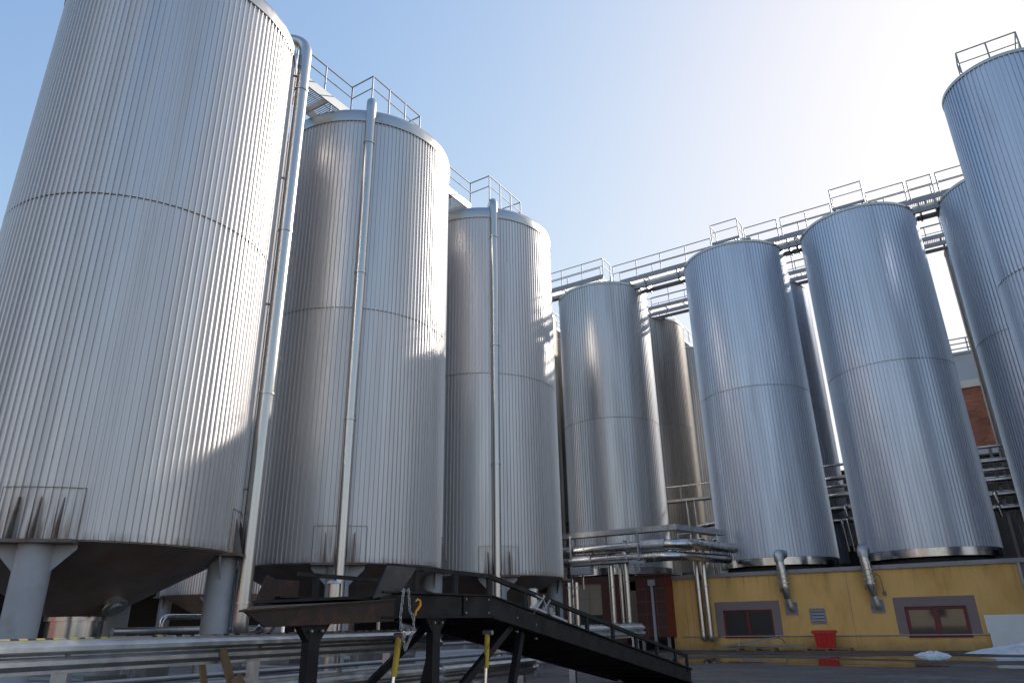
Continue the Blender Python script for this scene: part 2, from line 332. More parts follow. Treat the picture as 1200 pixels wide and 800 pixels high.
def tag(o, label=None, cat=None, group=None, kind=None):
    if label: o['label'] = label
    if cat: o['category'] = cat
    if group: o['group'] = group
    if kind: o['kind'] = kind
    return o
def thing(name, label, cat, loc=(0, 0, 0), group=None):
    o = bpy.data.objects.new(name, None); COL.objects.link(o); o.location = loc; o.empty_display_size = .3
    return tag(o, label, cat, group)
def dup(root, loc, label, group=None):
    r = root.copy(); COL.objects.link(r); r.location = loc; r['label'] = label
    if group: r['group'] = group
    for ch in [o for o in list(bpy.data.objects) if o.parent == root]:
        c = ch.copy(); COL.objects.link(c); c.parent = r
        for g in [o for o in list(bpy.data.objects) if o.parent == ch]:
            d = g.copy(); COL.objects.link(d); d.parent = c
    return r

# ------------------------------------------------------------------ tanks
def cladding(R, zb, zt, n, levels, rib=.040, frac=.34, phase=0., seed=1):
    rnd = random.Random(seed); mb = MB(); p = 2 * math.pi / n
    levs = [zb] + levels + [zt]
    for j in range(len(levs) - 1):
        z0 = levs[j] - (.05 if j else 0); z1 = levs[j + 1]; R0 = R + .004 * j
        vs = []; jit = [(rnd.uniform(-.0012, .0012), rnd.uniform(-.0012, .0012), rnd.uniform(-.0012, .0012)) for _ in range(n)]
        for z in (z0, z1):
            for k in range(n):
                a = k * p + phase; j0, j1, j2 = jit[k]
                for da, dr in ((0, j0), ((1 - frac) * .5, .003 + j1), (1 - frac, j2), (1 - frac + .06, rib), (1 - .06, rib)):
                    rr = R0 + dr; vs.append((rr * math.cos(a + da * p), rr * math.sin(a + da * p), z))
        m = 5 * n; base = len(mb.f)
        fs = [(i, (i + 1) % m, m + (i + 1) % m, m + i) for i in range(m)]
        mb.add(vs, fs)
        val = .5
        for i in range(m):
            if i % 25 == 0: val = rnd.random()
            mb.pan[base + i] = val
    return mb

NEAR_R, NEAR_ZB, NEAR_ZS, NEAR_ZT = 3.4, 2.976, 11.145, 18.734
def near_tank(loc, label, phase, seed):
    R = NEAR_R; t = thing('storage_tank', label, 'tank', loc, 'tall ribbed tanks on columns along the left side')
    cladding(R - .03, NEAR_ZB, NEAR_ZT, 144, [NEAR_ZS], phase=phase, seed=seed).build('cladding', 'clad_near', t, fix=False)
    mb = MB()
    mb.lathe([(R - .04, NEAR_ZS - .062), (R + .003, NEAR_ZS - .060), (R + .003, NEAR_ZS - .052), (R - .04, NEAR_ZS - .05)], 216)
    mb.build('seam_band', 'seam', t)
    mb = MB(); zt = NEAR_ZT
    mb.lathe([(R - .3, zt - .05), (R + .035, zt - .05), (R + .04, zt), (R + .04, zt + .28), (R + .01, zt + .42), (R - .10, zt + .54), (R - .35, zt + .62), (R * .5, zt + .95), (.02, zt + 1.1)], 128)
    mb.build('roof_cap', 'cap', t)
    mb = MB()
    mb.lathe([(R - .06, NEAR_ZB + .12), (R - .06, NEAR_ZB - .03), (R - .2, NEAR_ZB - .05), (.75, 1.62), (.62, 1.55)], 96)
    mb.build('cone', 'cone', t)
    mb = MB(); mb.lathe([(.6, 1.55), (.66, 1.55), (.66, 1.46), (.6, 1.46), (.6, .5), (.0, .5)], 40); mb.build('outlet_drum', 'pipe', t)
    # inspection manhole on the cone
    a = R_(6); cr, cz = 1.25, 1.84
    c = Vector((cr * math.cos(a), cr * math.sin(a), cz)); nrm = Vector((math.cos(a) * .6, math.sin(a) * .6, -.8)).normalized()
    mb = MB(); mb.tube([c - nrm * .1, c + nrm * .12, c + nrm * .121], .2, 24, rs=[.2, .2, .27]); mb.tube([c + nrm * .121, c + nrm * .17], .27, 24); mb.tube([c + nrm * .17, c + nrm * .21], .16, 20)
    mb.build('manhole', 'galv', t)
    for q in range(4):
        a = R_(45 + 90 * q); ca, sa = math.cos(a), math.sin(a); cx, cy = 3.12 * ca, 3.12 * sa
        leg = MB().cyl((cx, cy, 0), .34, .12, NEAR_ZB - .09, 32).build('leg', 'column', t)
        ob = MB(); ob.cyl((cx, cy, 0), .52, 0, .14, 28); ob.build('base_plate', 'concrete', leg)
        # bearing plate, gussets beside the leg and three fins that come out of the cladding
        ra = Vector((ca, sa, 0)); ta = Vector((-sa, ca, 0)); mb = MB()
        def Q(r, w, z): return ra * r + ta * w + Vector((0, 0, z))
        zp = NEAR_ZB - .02
        mb.prism([Q(2.6, -.78, zp - .07), Q(3.62, -.78, zp - .07), Q(3.62, .78, zp - .07), Q(2.6, .78, zp - .07)], (0, 0, .07))
        mb.build('bearing_plate', 'stained', leg)
        for sg in (-1, 1):
            MB().prism([Q(3.14, sg * .3, zp - .07), Q(3.14, sg * .76, zp - .07), Q(3.14, sg * .76, zp - .16), Q(3.14, sg * .32, zp - .62)], ra * .025).build('gusset', 'column', leg)
        mb = MB()
        for w in (-.42, 0., .42):
            d = math.sqrt(max(R * R - w * w, 0))
            mb.prism([Q(d - .05, w - .012, zp), Q(d + .24, w - .012, zp), Q(d + .22, w - .012, zp + .06), Q(d + .02, w - .012, zp + .85), Q(d - .05, w - .012, zp + .85)], ta * .024)
        # narrow rusty frame of the cut-out in the sheet
        mb.build('fin', 'stained', leg)
        mb = MB()
        m = 12; pr = []
        for k in range(m + 1):
            w = -.78 + 1.56 * k / m; ang = w / R
            rr = R + .016; pr.append((rr * math.cos(a + ang), rr * math.sin(a + ang)))
        for k in range(m):
            mb.beam((*pr[k], zp + 1.05), (*pr[k + 1], zp + 1.05), .012, .012)
        for w in (-.78, .78):
            ang = w / R; mb.beam(((R + .016) * math.cos(a + ang), (R + .016) * math.sin(a + ang), zp), ((R + .016) * math.cos(a + ang), (R + .016) * math.sin(a + ang), zp + 1.05), .010, .010)
        mb.build('cutout_edge', 'stained', leg)
    return t
near_tank((-18.39, 9.58, 0), 'ribbed metal tank nearest on the left, cut by the left edge of the photo', R_(.4), 3)
near_tank((-18.26, 17.82, 0), 'ribbed metal tank on columns, second of the near row, behind the tall pipe', R_(1.1), 8)
near_tank((-18.13, 26.06, 0), 'ribbed metal tank on columns, farthest and smallest looking of the near row', R_(2.2), 12)
near_tank((-37.2, 27.5, 0), 'ribbed tank far behind, seen only as a strip below the nearest tank', R_(0), 15)

FAR_R, FAR_ZB, FAR_ZT = 2.7, 3.77, 19.62
def far_tank(loc, label, seam, m='clad_far', group='ribbed tanks standing on the flat roof of the yellow building', seed=1, drum=True, R=FAR_R, zb=FAR_ZB, zt=FAR_ZT, base=3.16, n=106):
    t = thing('storage_tank', label, 'tank', loc, group)
    cladding(R - .03, zb, zt, n, [seam] if seam else [], phase=R_(seed * 7), seed=seed).build('cladding', m, t, fix=False)
    if seam:
        MB().lathe([(R - .04, seam - .062), (R + .009, seam - .062), (R + .009, seam - .05), (R - .04, seam - .05)], 168).build('seam_band', 'seam', t)
    MB().lathe([(R - .3, zt - .02), (R + .03, zt - .02), (R + .035, zt + .03), (R + .03, zt + .10), (R - .12, zt + .16), (R * .5, zt + .30), (.02, zt + .36)], 96).build('roof_cap', 'cap', t)
    MB().lathe([(R - .05, zb + .1), (R - .05, zb - .33), (R - .4, zb - .35)], 96).build('base_band', 'mirror', t)
    MB().lathe([(R - .35, zb - .38), (R - .35, base), (.01, base)], 64).build('plinth', 'roofdark', t)
    if drum:
        mb = MB(); mb.lathe([(.72, zt + .2), (.72, zt + .78), (.66, zt + .84), (.0, zt + .9)], 40); mb.lathe([(.72, zt + .70), (.77, zt + .70), (.77, zt + .77), (.72, zt + .77)], 40)
        mb.build('manhole_drum', 'cap', t)
    return t
FS = 11.81
far_tank((-16.58, 36.84, 0), 'warm grey ribbed tank with a round drum on its roof, left of the bluish ones', 11.6, 'clad_drum', seed=2)
far_tank((-8.35, 36.62, 0), 'bluish ribbed tank left of the two full bluish ones, above the screened window', FS, seed=4)
far_tank((-1.985, 36.62, 0), 'bluish ribbed tank above the wide window with clear panes', FS, seed=5)
far_tank((4.38, 36.62, 0), 'bluish ribbed tank partly hidden behind the rightmost tall tank', 12.4, seed=6)
BG = 'weathered tanks in the rear rows of the flat roof'
far_tank((-16.58, 43.2, 0), 'weathered brownish tank just right of and behind the one with the roof drum', 12.6, 'clad_warm', BG, 7)
far_tank((-16.58, 49.6, 0), 'weathered tank deepest in the rear, a sliver left of a bluish tank', None, 'clad_warm', BG, 9)
far_tank((-8.35, 42.3, 0), 'rear tank glimpsed between the two full bluish tanks', 12.0, 'clad_far', BG, 10, drum=False)
far_tank((-1.985, 42.3, 0), 'rear tank hidden behind the bluish tank above the wide window', None, 'clad_far', BG, 11, drum=False)
far_tank((4.38, 42.0, 0), 'rear tank whose sunlit pale left side shows beside the brick building', None, 'clad_warm', BG, 13, drum=False)
far_tank((-22.94, 36.84, 0), 'rear tank showing as a thin sunlit strip right of the near row', None, 'clad_warm', BG, 14, drum=False)
far_tank((-22.94, 43.2, 0), 'shaded rear tank filling the narrow gap between the third near tank and the drum tank', None, 'clad_warm', BG, 19, drum=False)
far_tank((4.39, 28.8, 0), 'rightmost tall tank rising highest, with a railing on its roof', 12.1, 'clad_far', 'slim tank standing on the ground', seed=16, R=1.95, zb=1.0, zt=20.16, base=0, n=76, drum=False)

# ------------------------------------------------------------------ tall pipes in front of the near tanks
def overflow(label, x, y, low, tank, r=.18, ztop=19.85):
    t = thing('overflow_pipe', label, 'pipe', (x, y, 0), 'tall vertical pipes in front of the near tanks')
    tx, ty = tank[0] - x, tank[1] - y; d = math.hypot(tx, ty); ux, uy = tx / d, ty / d
    path = bend([(ux * 1.3, uy * 1.3, ztop - .75), (ux * .95, uy * .95, ztop - .18), (0, 0, ztop - .18), (0, 0, 10)], .48, 8)[0:]
    path = [Vector((ux * 1.25, uy * 1.25, ztop - .55))] + bend([(ux * 1.1, uy * 1.1, ztop - .18), (0, 0, ztop - .18), (0, 0, low[0][2] + .8)], .5, 10)
    MB().tube(path, r, 24).build('riser', 'pipe', t)
    MB().tube(bend([(0, 0, low[0][2] + .8)] + low, .45, 10), r * .995, 24).build('lower_bend', 'pipe', t)
    for z in (low[0][2] + .82, 7.2, 12.3, 17.6):
        mb = MB(); mb.cyl((0, 0, 0), r + .02, z - .03, z + .03, 24); mb.build('collar', 'pipe', t)
    for z in (4.6, 9.9, 14.2, 18.2):
        mb = MB(); mb.beam((ux * r, uy * r, z), (ux * .9, uy * .9, z), .05, .05); mb.build('wall_bracket', 'rail', t)
    return t
overflow('big U-bent steel pipe running down between the nearest tank and the next', -15.66, 12.1, [(0, 0, 1.0), (-.45, .75, .98), (-.75, 1.25, 1.05), (-1.0, 1.9, 1.6)], (-18.39, 9.58), r=.205)
overflow('long straight steel pipe down the middle of the second near tank', -15.72, 15.35, [(0, 0, .9), (0, 0, .1)], (-18.26, 17.82))
overflow('steel pipe with hooked top down the front of the third near tank', -15.75, 23.55, [(0, 0, .9), (0, 0, .1)], (-18.13, 26.06))

# ------------------------------------------------------------------ walkways
def railing(t, pts, z, h=1.1, spacing=1.5, r=.028, mid=True, mname='rail', close=False):
    """posts each a part; top and middle rail one part each"""
    P = [Vector((p[0], p[1], 0)) for p in pts]
    for zz, nm in ((z + h, 'handrail'), (z + h * .55, 'middle_rail')):
        if nm == 'middle_rail' and not mid: continue
        mb = MB()
        for a, b in zip(P, P[1:]): mb.tube([(a.x, a.y, zz), (b.x, b.y, zz)], r * (1 if nm == 'handrail' else .8), 8)
        mb.build(nm, mname, t)
    for i, (a, b) in enumerate(zip(P, P[1:])):
        L_ = (b - a).length; k = max(1, round(L_ / spacing))
        for j in range(k + (1 if i == len(P) - 2 else 0)):
            c = a.lerp(b, j / k); MB().tube([(c.x, c.y, z - .12), (c.x, c.y, z + h)], r, 8).build('post', mname, t)

def deck(t, x0, x1, y0, y1, z, th=.2, long='x'):
    mb = MB(); pitch = .085
    if long == 'x':
        for k in range(int((x1 - x0 - .12) / pitch)): x = x0 + .06 + k * pitch; mb.box(x, x + .03, y0 + .06, y1 - .06, z - .03, z)
    else:
        for k in range(int((y1 - y0 - .12) / pitch)): y = y0 + .06 + k * pitch; mb.box(x0 + .06, x1 - .06, y, y + .03, z - .03, z)
    mb.build('deck', 'grate', t)
    mb = MB()
    if long == 'x':
        for y in (y0, y1 - .06): mb.box(x0, x1, y, y + .06, z - th, z + .03)
        for k in range(int((x1 - x0) / 1.2) + 1):
            x = x0 + .02 + k * 1.2; mb.box(x, x + .05, y0 + .06, y1 - .06, z - th, z - .055)
    else:
        for x in (x0, x1 - .06): mb.box(x, x + .06, y0, y1, z - th, z + .03)
        for k in range(int((y1 - y0) / 1.2) + 1):
            y = y0 + .02 + k * 1.2; mb.box(x0 + .06, x1 - .06, y, y + .05, z - th, z - .055)
    mb.build('side_beam', 'walkgrey' if long == 'y' else 'rail', t)

# front walkway over the roof tanks
Y0, Y1 = 35.8, 36.9
t = thing('walkway', 'long steel walkway with railings joining the tops of the roof tanks, nearer one', 'walkway', (0, 0, 0), 'walkways over the roof tanks')
deck(t, -15.6, 8, Y0, Y1, 20.15); 
for x0, x1 in ((-15.3, -9.25), (-7.35, -5.62), (-5.42, -2.9), (-1.2, .52), (.68, 1.72), (1.92, 8)):
    railing(t, [(x0, Y0 + .03), (x1, Y0 + .03)], 20.15, 1.12)
railing(t, [(-15.3, Y1 - .03), (8, Y1 - .03)], 20.15, 1.12, spacing=2.1)
mb = MB()
for y in (Y0 + .1, Y1 - .2):
    mb.box(-15.6, 8, y, y + .1, 19.46, 19.66)
mb.build('lower_beam', 'rail', t)
MB().tube([(-15.4, Y0 + .35, 19.80), (8, Y0 + .35, 19.80)], .12, 14).build('service_pipe', 'white', t)  # white colour stands in for bright sky showing below the deck
MB().tube([(-15.4, Y0 + .75, 19.80), (8, Y0 + .75, 19.80)], .07, 12).build('service_pipe', 'pipe', t)
for x in (-13.4, -11.4, -5.3, -4.9, .9, 1.6):
    MB().box(x, x + .08, Y0 + .02, Y1 - .02, 19.40, 19.98).build('hanger', 'rail', t)
t = thing('walkway', 'raised end of the walkway running left from the roof drum tank', 'walkway', (0, 0, 0), 'walkways over the roof tanks')
deck(t, -26, -15.95, Y0, Y1, 20.92, .25)
railing(t, [(-26, Y0 + .03), (-15.95, Y0 + .03), (-15.95, Y1 - .03)], 20.92, 1.12)
railing(t, [(-26, Y1 - .03), (-16.6, Y1 - .03)], 20.92, 1.12, spacing=2.2)
MB().box(-26, -17, Y0 + .1, Y0 + .2, 20.25, 20.45).build('lower_beam', 'rail', t)
MB().tube([(-26, Y0 + .5, 20.45), (-17.2, Y0 + .5, 20.45)], .16, 14).build('service_pipe', 'cap', t)
mb = MB()
for x in (-17.4, -15.7): mb.box(x, x + .1, Y0 + .4, Y0 + .5, 19.9, 20.9)
mb.build('support', 'rail', t)
# step-over boxes above the manholes
for x0, x1, lab in ((-9.15, -7.65, 'small railed step-over platform on the left bluish tank'), (-2.8, -1.3, 'small railed step-over platform on the bluish tank above the wide window')):
    t = thing('roof_platform', lab, 'platform', (0, 0, 0), 'step-over platforms on the roof tanks')
    deck(t, x0, x1, Y0 - .02, Y1, 20.90, .12)
    railing(t, [(x0, Y1 - .1), (x0, Y0), (x1, Y0), (x1, Y1 - .1)], 20.90, 1.12, spacing=1.6)
    mb = MB()
    for x in (x0 - .55, x1 + .1):
        for k in range(3): mb.box(x, x + .45, Y0 + .1, Y1 - .1, 20.30 + k * .18, 20.34 + k * .18)
    mb.build('step', 'grate', t)
    mb = MB()
    for x in (x0 + .05, x1 - .13): 
        for y in (Y0 + .08, Y1 - .16): mb.box(x, x + .08, y, y + .08, 20.15, 20.80)
    mb.build('support', 'rail', t)
# rear walkway
t = thing('walkway', 'lower looking rear walkway seen between the roof tanks under the nearer one', 'walkway', (0, 0, 0), 'walkways over the roof tanks')
deck(t, -15.2, 8, 40.7, 41.7, 20.30)
railing(t, [(-15.2, 40.73), (8, 40.73)], 20.30, 1.1); railing(t, [(-15.2, 41.67), (8, 41.67)], 20.30, 1.1, spacing=2.3)
mb = MB(); mb.box(-15.2, 8, 40.8, 40.9, 19.72, 19.9); mb.box(-15.2, 8, 41.5, 41.6, 19.72, 19.9); mb.build('lower_beam', 'rail', t)
MB().tube([(-15.2, 41.2, 20.0), (8, 41.2, 20.0)], .1, 12).build('service_pipe', 'pipe', t)
for x in (-11.5, -5.15, 1.7):
    MB().box(x, x + .1, 41.3, 41.4, 3.2 if x > 1 else 19.4, 20.0).build('hanger', 'rail', t)
# walkways running away over the rear rows
t = thing('walkway', 'walkway running away over the weathered rear tanks', 'walkway', (0, 0, 0), 'walkways over the roof tanks')
deck(t, -15.7, -14.8, 42, 52, 19.95, .15, 'y'); railing(t, [(-14.83, 42), (-14.83, 52)], 19.95, 1.05); railing(t, [(-15.67, 42), (-15.67, 52)], 19.95, 1.05, spacing=2.4)
t = thing('walkway', 'short stretch of railing above the thin sunlit rear tank', 'walkway', (0, 0, 0), 'walkways over the roof tanks')
deck(t, -22.2, -21.3, 38, 44, 19.95, .15, 'y'); railing(t, [(-21.33, 38), (-21.33, 44)], 19.95, 1.05); railing(t, [(-22.17, 38), (-22.17, 44)], 19.95, 1.05, spacing=2.4)
# walkways on the near row
for (ya, yb, bx0, bx1, lab) in ((6.0, 15.6, 15.6, 18.45, 'grated walkway with railed box between the nearest tank and the second'),
                                (18.5, 23.55, 23.55, 26.35, 'grated walkway with railed box between the second near tank and the third')):
    t = thing('walkway', lab, 'walkway', (0, 0, 0), 'walkways on the near tanks')
    deck(t, -18.3, -17.05, ya, yb, 19.85, .35, 'y')
    railing(t, [(-17.08, ya), (-17.08, yb)], 19.85, 1.15, spacing=1.45)
    railing(t, [(-18.27, ya), (-18.27, yb)], 19.85, 1.15, spacing=1.45)
    railing(t, [(-17.08, bx0), (-15.98, bx0), (-15.98, bx1 - .03), (-19.1, bx1 - .03)], 19.75, 1.27, spacing=.95)
    mb = MB()
    for x, y in ((-17.3, ya + 3.2), (-17.3, yb - .1), (-18.2, yb - .1)): mb.box(x, x + .1, y, y + .1, 19.0, 19.6)
    mb.build('support', 'rail', t)
# railing on the rightmost slim tank
t = thing('roof_platform', 'railed platform on top of the rightmost tall tank', 'platform', (4.39, 28.8, 0), 'roof platform of the slim tank')
MB().lathe([(1.5, 20.40), (1.5, 20.50), (.01, 20.52)], 40).build('deck', 'grate', t)
railing(t, [(-1.12, -.2), (-1.15, -1.0), (.8, -1.0), (.85, .3)], 20.5, 1.15, spacing=1.0)

# ------------------------------------------------------------------ yellow building
WY = 33.2
b = thing('yellow_building', 'low yellow rendered building carrying the tanks on its flat roof', 'building', (0, 0, 0))
holes = [(-10.25, -8.13, .52, 1.60), (-3.09, -.99, .50, 1.57)]
mb = MB()
xs = [-12.6, holes[0][0], holes[0][1], holes[1][0], holes[1][1], .92]
mb.box(xs[0], xs[1], WY, WY + .3, 0, 3.0); mb.box(xs[2], xs[3], WY, WY + .3, 0, 3.0); mb.box(xs[4], xs[5], WY, WY + .3, 0, 3.0)
for (x0, x1, z0, z1) in holes: mb.box(x0, x1, WY, WY + .3, 0, z0); mb.box(x0, x1, WY, WY + .3, z1, 3.0)
mb.box(-12.6, -12.3, WY + .3, 58, 0, 3.0)
mb.build('wall', 'yellow', b)
mb = MB(); mb.box(-12.66, 14, WY - .10, WY + .25, 3.0, 3.16); mb.build('roof_edge', 'trim', b)
mb = MB(); mb.box(-24, 14, WY + .25, 58, 3.0, 3.14); mb.build('roof', 'roofdark', b)
mb = MB(); mb.box(.92, 14, WY + .02, WY + .3, 0, 3.0); mb.build('grey_wall', 'mauve', b)
for x in (-11.75, -11.15, -5.15, -5.1):
    pass
mb = MB()
for x in (-11.9, -11.62, -5.0): mb.box(x, x + .012, WY - .003, WY + .01, .0, 2.98)
mb.build('wall_joint', 'seam', b)
MB().tube([(.98, WY - .06, .05), (.98, WY - .06, 3.0)], .06, 14).build('downpipe', 'ledge', b)
MB().tube([(-12.2, WY - .04, .55), (-11.6, WY - .04, .55), (3.5, WY - .04, .55)], .022, 8).build('conduit', 'ledge', b)
for i, (x0, x1, z0, z1) in enumerate(holes):
    fr = MB(); w = .09
    fr.box(x0, x1, WY + .06, WY + .14, z0, z0 + w, .006); fr.box(x0, x1, WY + .06, WY + .14, z1 - w, z1, .006)
    fr.box(x0, x0 + w, WY + .062, WY + .138, z0 + w, z1 - w); fr.box(x1 - w, x1, WY + .062, WY + .138, z0 + w, z1 - w)
    xm = (x0 + x1) / 2; fr.box(xm - .07, xm + .07, WY + .05, WY + .13, z0 + w, z1 - w, .006)
    f = fr.build('window', 'redframe', b)
    if i == 0: f['label'] = 'dark red window with screened panes'
    else: f['label'] = 'dark red window with two clear reflecting panes'
    for a0, a1 in ((x0 + w, xm - .07), (xm + .07, x1 - w)):
        p = MB(); p.box(a0, a1, WY + .10, WY + .11, z0 + w, z1 - w); p.build('pane', 'glass' if i else 'dullglass', f)
        if i == 0:
            s = MB()
            for k in range(9): zz = z0 + w + .05 + k * .09; s.box(a0, a1, WY + .085, WY + .095, zz, zz + .035)
            s.build('blind', 'dullglass', f)
        else:
            s = MB()
            for (u0, u1, v0, v1) in ((a0, a1, z0 + w, z0 + w + .035), (a0, a1, z1 - w - .035, z1 - w)): s.box(u0, u1, WY + .085, WY + .10, v0, v1)
            for u0 in (a0, a1 - .035): s.box(u0, u0 + .035, WY + .085, WY + .10, z0 + w + .035, z1 - w - .035)
            s.build('sash', 'redframe', f)
    sp = .34; s = MB()
    s.box(x0 - sp, x0, WY - .012, WY + .02, .58, z1 + .35); s.box(x1, x1 + sp, WY - .012, WY + .02, .58, z1 + .35); s.box(x0, x1, WY - .012, WY + .02, z1, z1 + .35)
    s.build('surround', 'mauve', f)
    MB().box(x0 - .02, x1 + .02, WY - .05, WY + .06, z0 - .04, z0).build('sill', 'redframe', f)
g = MB(); x0, x1, z0, z1 = -6.62, -6.0, 1.0, 1.6
g.box(x0, x1, WY - .03, WY + .01, z0, z0 + .06); g.box(x0, x1, WY - .03, WY + .01, z1 - .06, z1); g.box(x0, x0 + .06, WY - .028, WY + .01, z0 + .06, z1 - .06); g.box(x1 - .06, x1, WY - .028, WY + .01, z0 + .06, z1 - .06)
for k in range(4): 
    zz = z0 + .10 + k * .125
    g.prism([(x0 + .06, WY - .025, zz), (x0 + .06, WY - .02, zz), (x0 + .06, WY - .001, zz + .07), (x0 + .06, WY - .006, zz + .07)], (x1 - x0 - .12, 0, 0))
v = g.build('vent_grille', 'trim', b)
MB().box(x0 + .06, x1 - .06, WY - .006, WY - .001, z0 + .06, z1 - .06).build('grille_back', 'seam', v)
tag(MB().box(-.50, 2.4, WY - .07, WY - .035, .60, 1.22).box(-.44, 2.4, WY - .068, WY - .036, .12, .6).build('plaster_patch', 'white'),  # thin raised slab stands for a whitish plaster patch
    'whitish plaster patch on the wall beside the wide window, above the snow', 'board')

# silver vent pipes on the wall
def vent_pipe(x, label, flex):
    t = thing('vent_pipe', label, 'pipe', (x, WY, 0), 'silver vent pipes leaving the yellow wall')
    MB().box(-.24, .26, -.025, -.002, 1.36, 1.86).build('wall_plate', 'trim', t)
    MB().tube(bend([(.05, .0, 1.6), (.05, -.22, 1.6), (-.02, -.26, 2.05)], .14, 6), .13, 18).build('elbow', 'galv', t)
    MB().tube([(-.02, -.26, 2.0), (-.06, -.34, 2.42), (-.06, -.34, 2.46)], .12, 20, rs=[.14, .20, .20]).build('reducer', 'pipe', t)
    MB().tube([(-.06, -.34, 2.44), (-.09, -.35, 3.25)], .195, 22).build('riser', 'pipe', t)
    for z in (2.46, 2.62, 2.80, 2.98):
        MB().cyl((-.07, -.345, 0), .27 if z in (2.62, 2.80) else .225, z - .022, z + .022, 22).build('flange', 'galv', t)
    MB().tube([(-.09, -.35, 3.22), (-.12, -.36, 3.5), (-.12, -.36, 3.56)], .13, 20, rs=[.19, .16, .16]).build('neck', 'pipe', t)
    mb = MB(); mb.tube(bend([(-.12, -.36, 3.5), (-.12, -.36, 3.80), (-.12, .5, 3.84)], .2, 8), .2, 20); mb.build('top_elbow', 'galv', t)
    MB().tube([(-.22, -.36, 2.25), (-.24, -.34, 2.4)], .05, 10).build('valve', 'seam', t)
    if flex:
        MB().tube(bend([(.06, -.50, 2.85), (.32, -.3, 2.8), (.36, -.2, 2.25), (.36, -.05, 2.1)], .2, 6), .018, 8).build('cable', 'seam', t)
        MB().box(.30, .42, -.10, 0, 2.02, 2.16).build('junction_box', 'seam', t)
vent_pipe(-7.32, 'silver jointed vent pipe beside the window with screened panes', False)
vent_pipe(-4.02, 'silver jointed vent pipe with a black cable, left of the wide window', True)

# red tub, pallets, bars, stick
def pallet(x, y, w, d, label):
    t = thing('pallet', label, 'pallet', (x, y, 0), 'wooden pallets lying by the yellow wall')
    for k in range(5): yy = -d / 2 + k * (d - .1) / 4; MB().box(-w / 2, w / 2, yy, yy + .1, .105, .125).build('board', 'wood', t)
    for k in range(3):
        xx = -w / 2 + k * (w - .1) / 2
        for kk in range(3): yy = -d / 2 + kk * (d - .12) / 2; MB().box(xx, xx + .1, yy, yy + .12, .02, .105).build('block', 'wood', t)
    for kk in range(3): yy = -d / 2 + kk * (d - .12) / 2; MB().box(-w / 2, w / 2, yy + .01, yy + .11, .0, .02).build('bottom_board', 'wood', t)
pallet(-8.75, 32.45, 1.5, .8, 'pale wooden pallet under the metal bars')
pallet(-5.95, 32.4, 1.7, .8, 'dark wooden pallet under the red plastic tub')
t = thing('plastic_tub', 'red plastic tub with a rim standing on a pallet', 'tub', (-6.02, 32.4, .127))
def frus(mb, w0, d0, z0, w1, d1, z1):
    vs = [(sx * w / 2, sy * d / 2, z) for (w, d, z) in ((w0, d0, z0), (w1, d1, z1)) for sx, sy in ((-1, -1), (1, -1), (1, 1), (-1, 1))]
    return mb.add(vs, [(3, 2, 1, 0), (4, 5, 6, 7), (0, 1, 5, 4), (1, 2, 6, 5), (2, 3, 7, 6), (3, 0, 4, 7)])
frus(MB(), .62, .5, 0, .74, .58, .52).build('body', 'redplastic', t)
mb = MB(); mb.box(-.43, .43, -.34, .34, .52, .64, .02); mb.build('rim', 'redplastic', t)
mb = MB(); 
for x in (-.2, 0, .2): mb.box(x - .015, x + .015, -.292, -.262, .08, .5)
mb.build('rib', 'redplastic', t)
t = thing('metal_bars', 'grey metal bars with a black hooked handle lying across the pale pallet', 'bars', (0, 0, 0))
MB().beam((-10.2, 32.3, .17), (-7.9, 32.4, .50), .09, .08).build('bar', 'rail', t)
MB().beam((-10.0, 32.6, .16), (-6.9, 32.5, .20), .12, .07).build('bar', 'rail', t)
MB().tube(bend([(-7.9, 32.4, .52), (-7.7, 32.35, .50), (-7.55, 32.3, .30)], .1), .03, 8).build('hook', 'seam', t)
MB().beam((-9.45, 32.3, .2), (-9.4, 32.3, .42), .05, .05).build('upright', 'galv', t)
tag(MB().beam((-10.8, 32.7, .0), (-10.45, 33.12, .62), .07, .03).build('wooden_stick', 'wood'), 'short wooden stick leaning on the yellow wall by the two pipes', 'stick')

# snow, puddles
def blob(name, m, cx, cy, rx, ry, h, label, cat, kind, seed, n=40):
    rnd = random.Random(seed); mb = MB(); rings = 7; vs = [(cx, cy, h)]
    ph = [rnd.uniform(0, 6.28) for _ in range(6)]
    def rad(a): return 1 + .16 * math.sin(2 * a + ph[0]) + .12 * math.sin(3 * a + ph[1]) + .09 * math.sin(5 * a + ph[2]) + .06 * math.sin(9 * a + ph[3]) + .04 * math.sin(14 * a + ph[4])
    for i in range(1, rings + 1):
        t_ = i / rings
        for k in range(n):
            a = 2 * math.pi * k / n; r = t_ * rad(a)
            z = h * (1 - t_ ** 2.2) * (1 + .5 * rnd.uniform(-1, 1) if h > .02 else 1)
            if i == rings: z = -.01 if h > .02 else h
            vs.append((cx + rx * r * math.cos(a), cy + ry * r * math.sin(a), z))
    fs = [(0, 1 + k, 1 + (k + 1) % n) for k in range(n)]
    for i in range(rings - 1):
        for k in range(n): a = 1 + i * n + k; b_ = 1 + i * n + (k + 1) % n; fs.append((a, a + n, b_ + n, b_))
    mb.add(vs, fs, h > .02)
    return tag(mb.build(name, m), label, cat, kind=kind)
blob('snow_heap', 'snow', 2.9, 31.3, 3.3, 1.4, .36, 'long heap of old grey snow along the foot of the wall at the right', 'snow', None, 3, 90)
blob('snow_patch', 'snow', -2.1, 29.0, .55, .5, .11, 'small melting snow patch on the asphalt left of the long heap', 'snow', None, 5, 50)
def puddle(cx, cy, rx, ry, seed):
    o = blob('puddle', 'water', cx, cy, rx, ry, .004, None, None, 'structure', seed, 70)
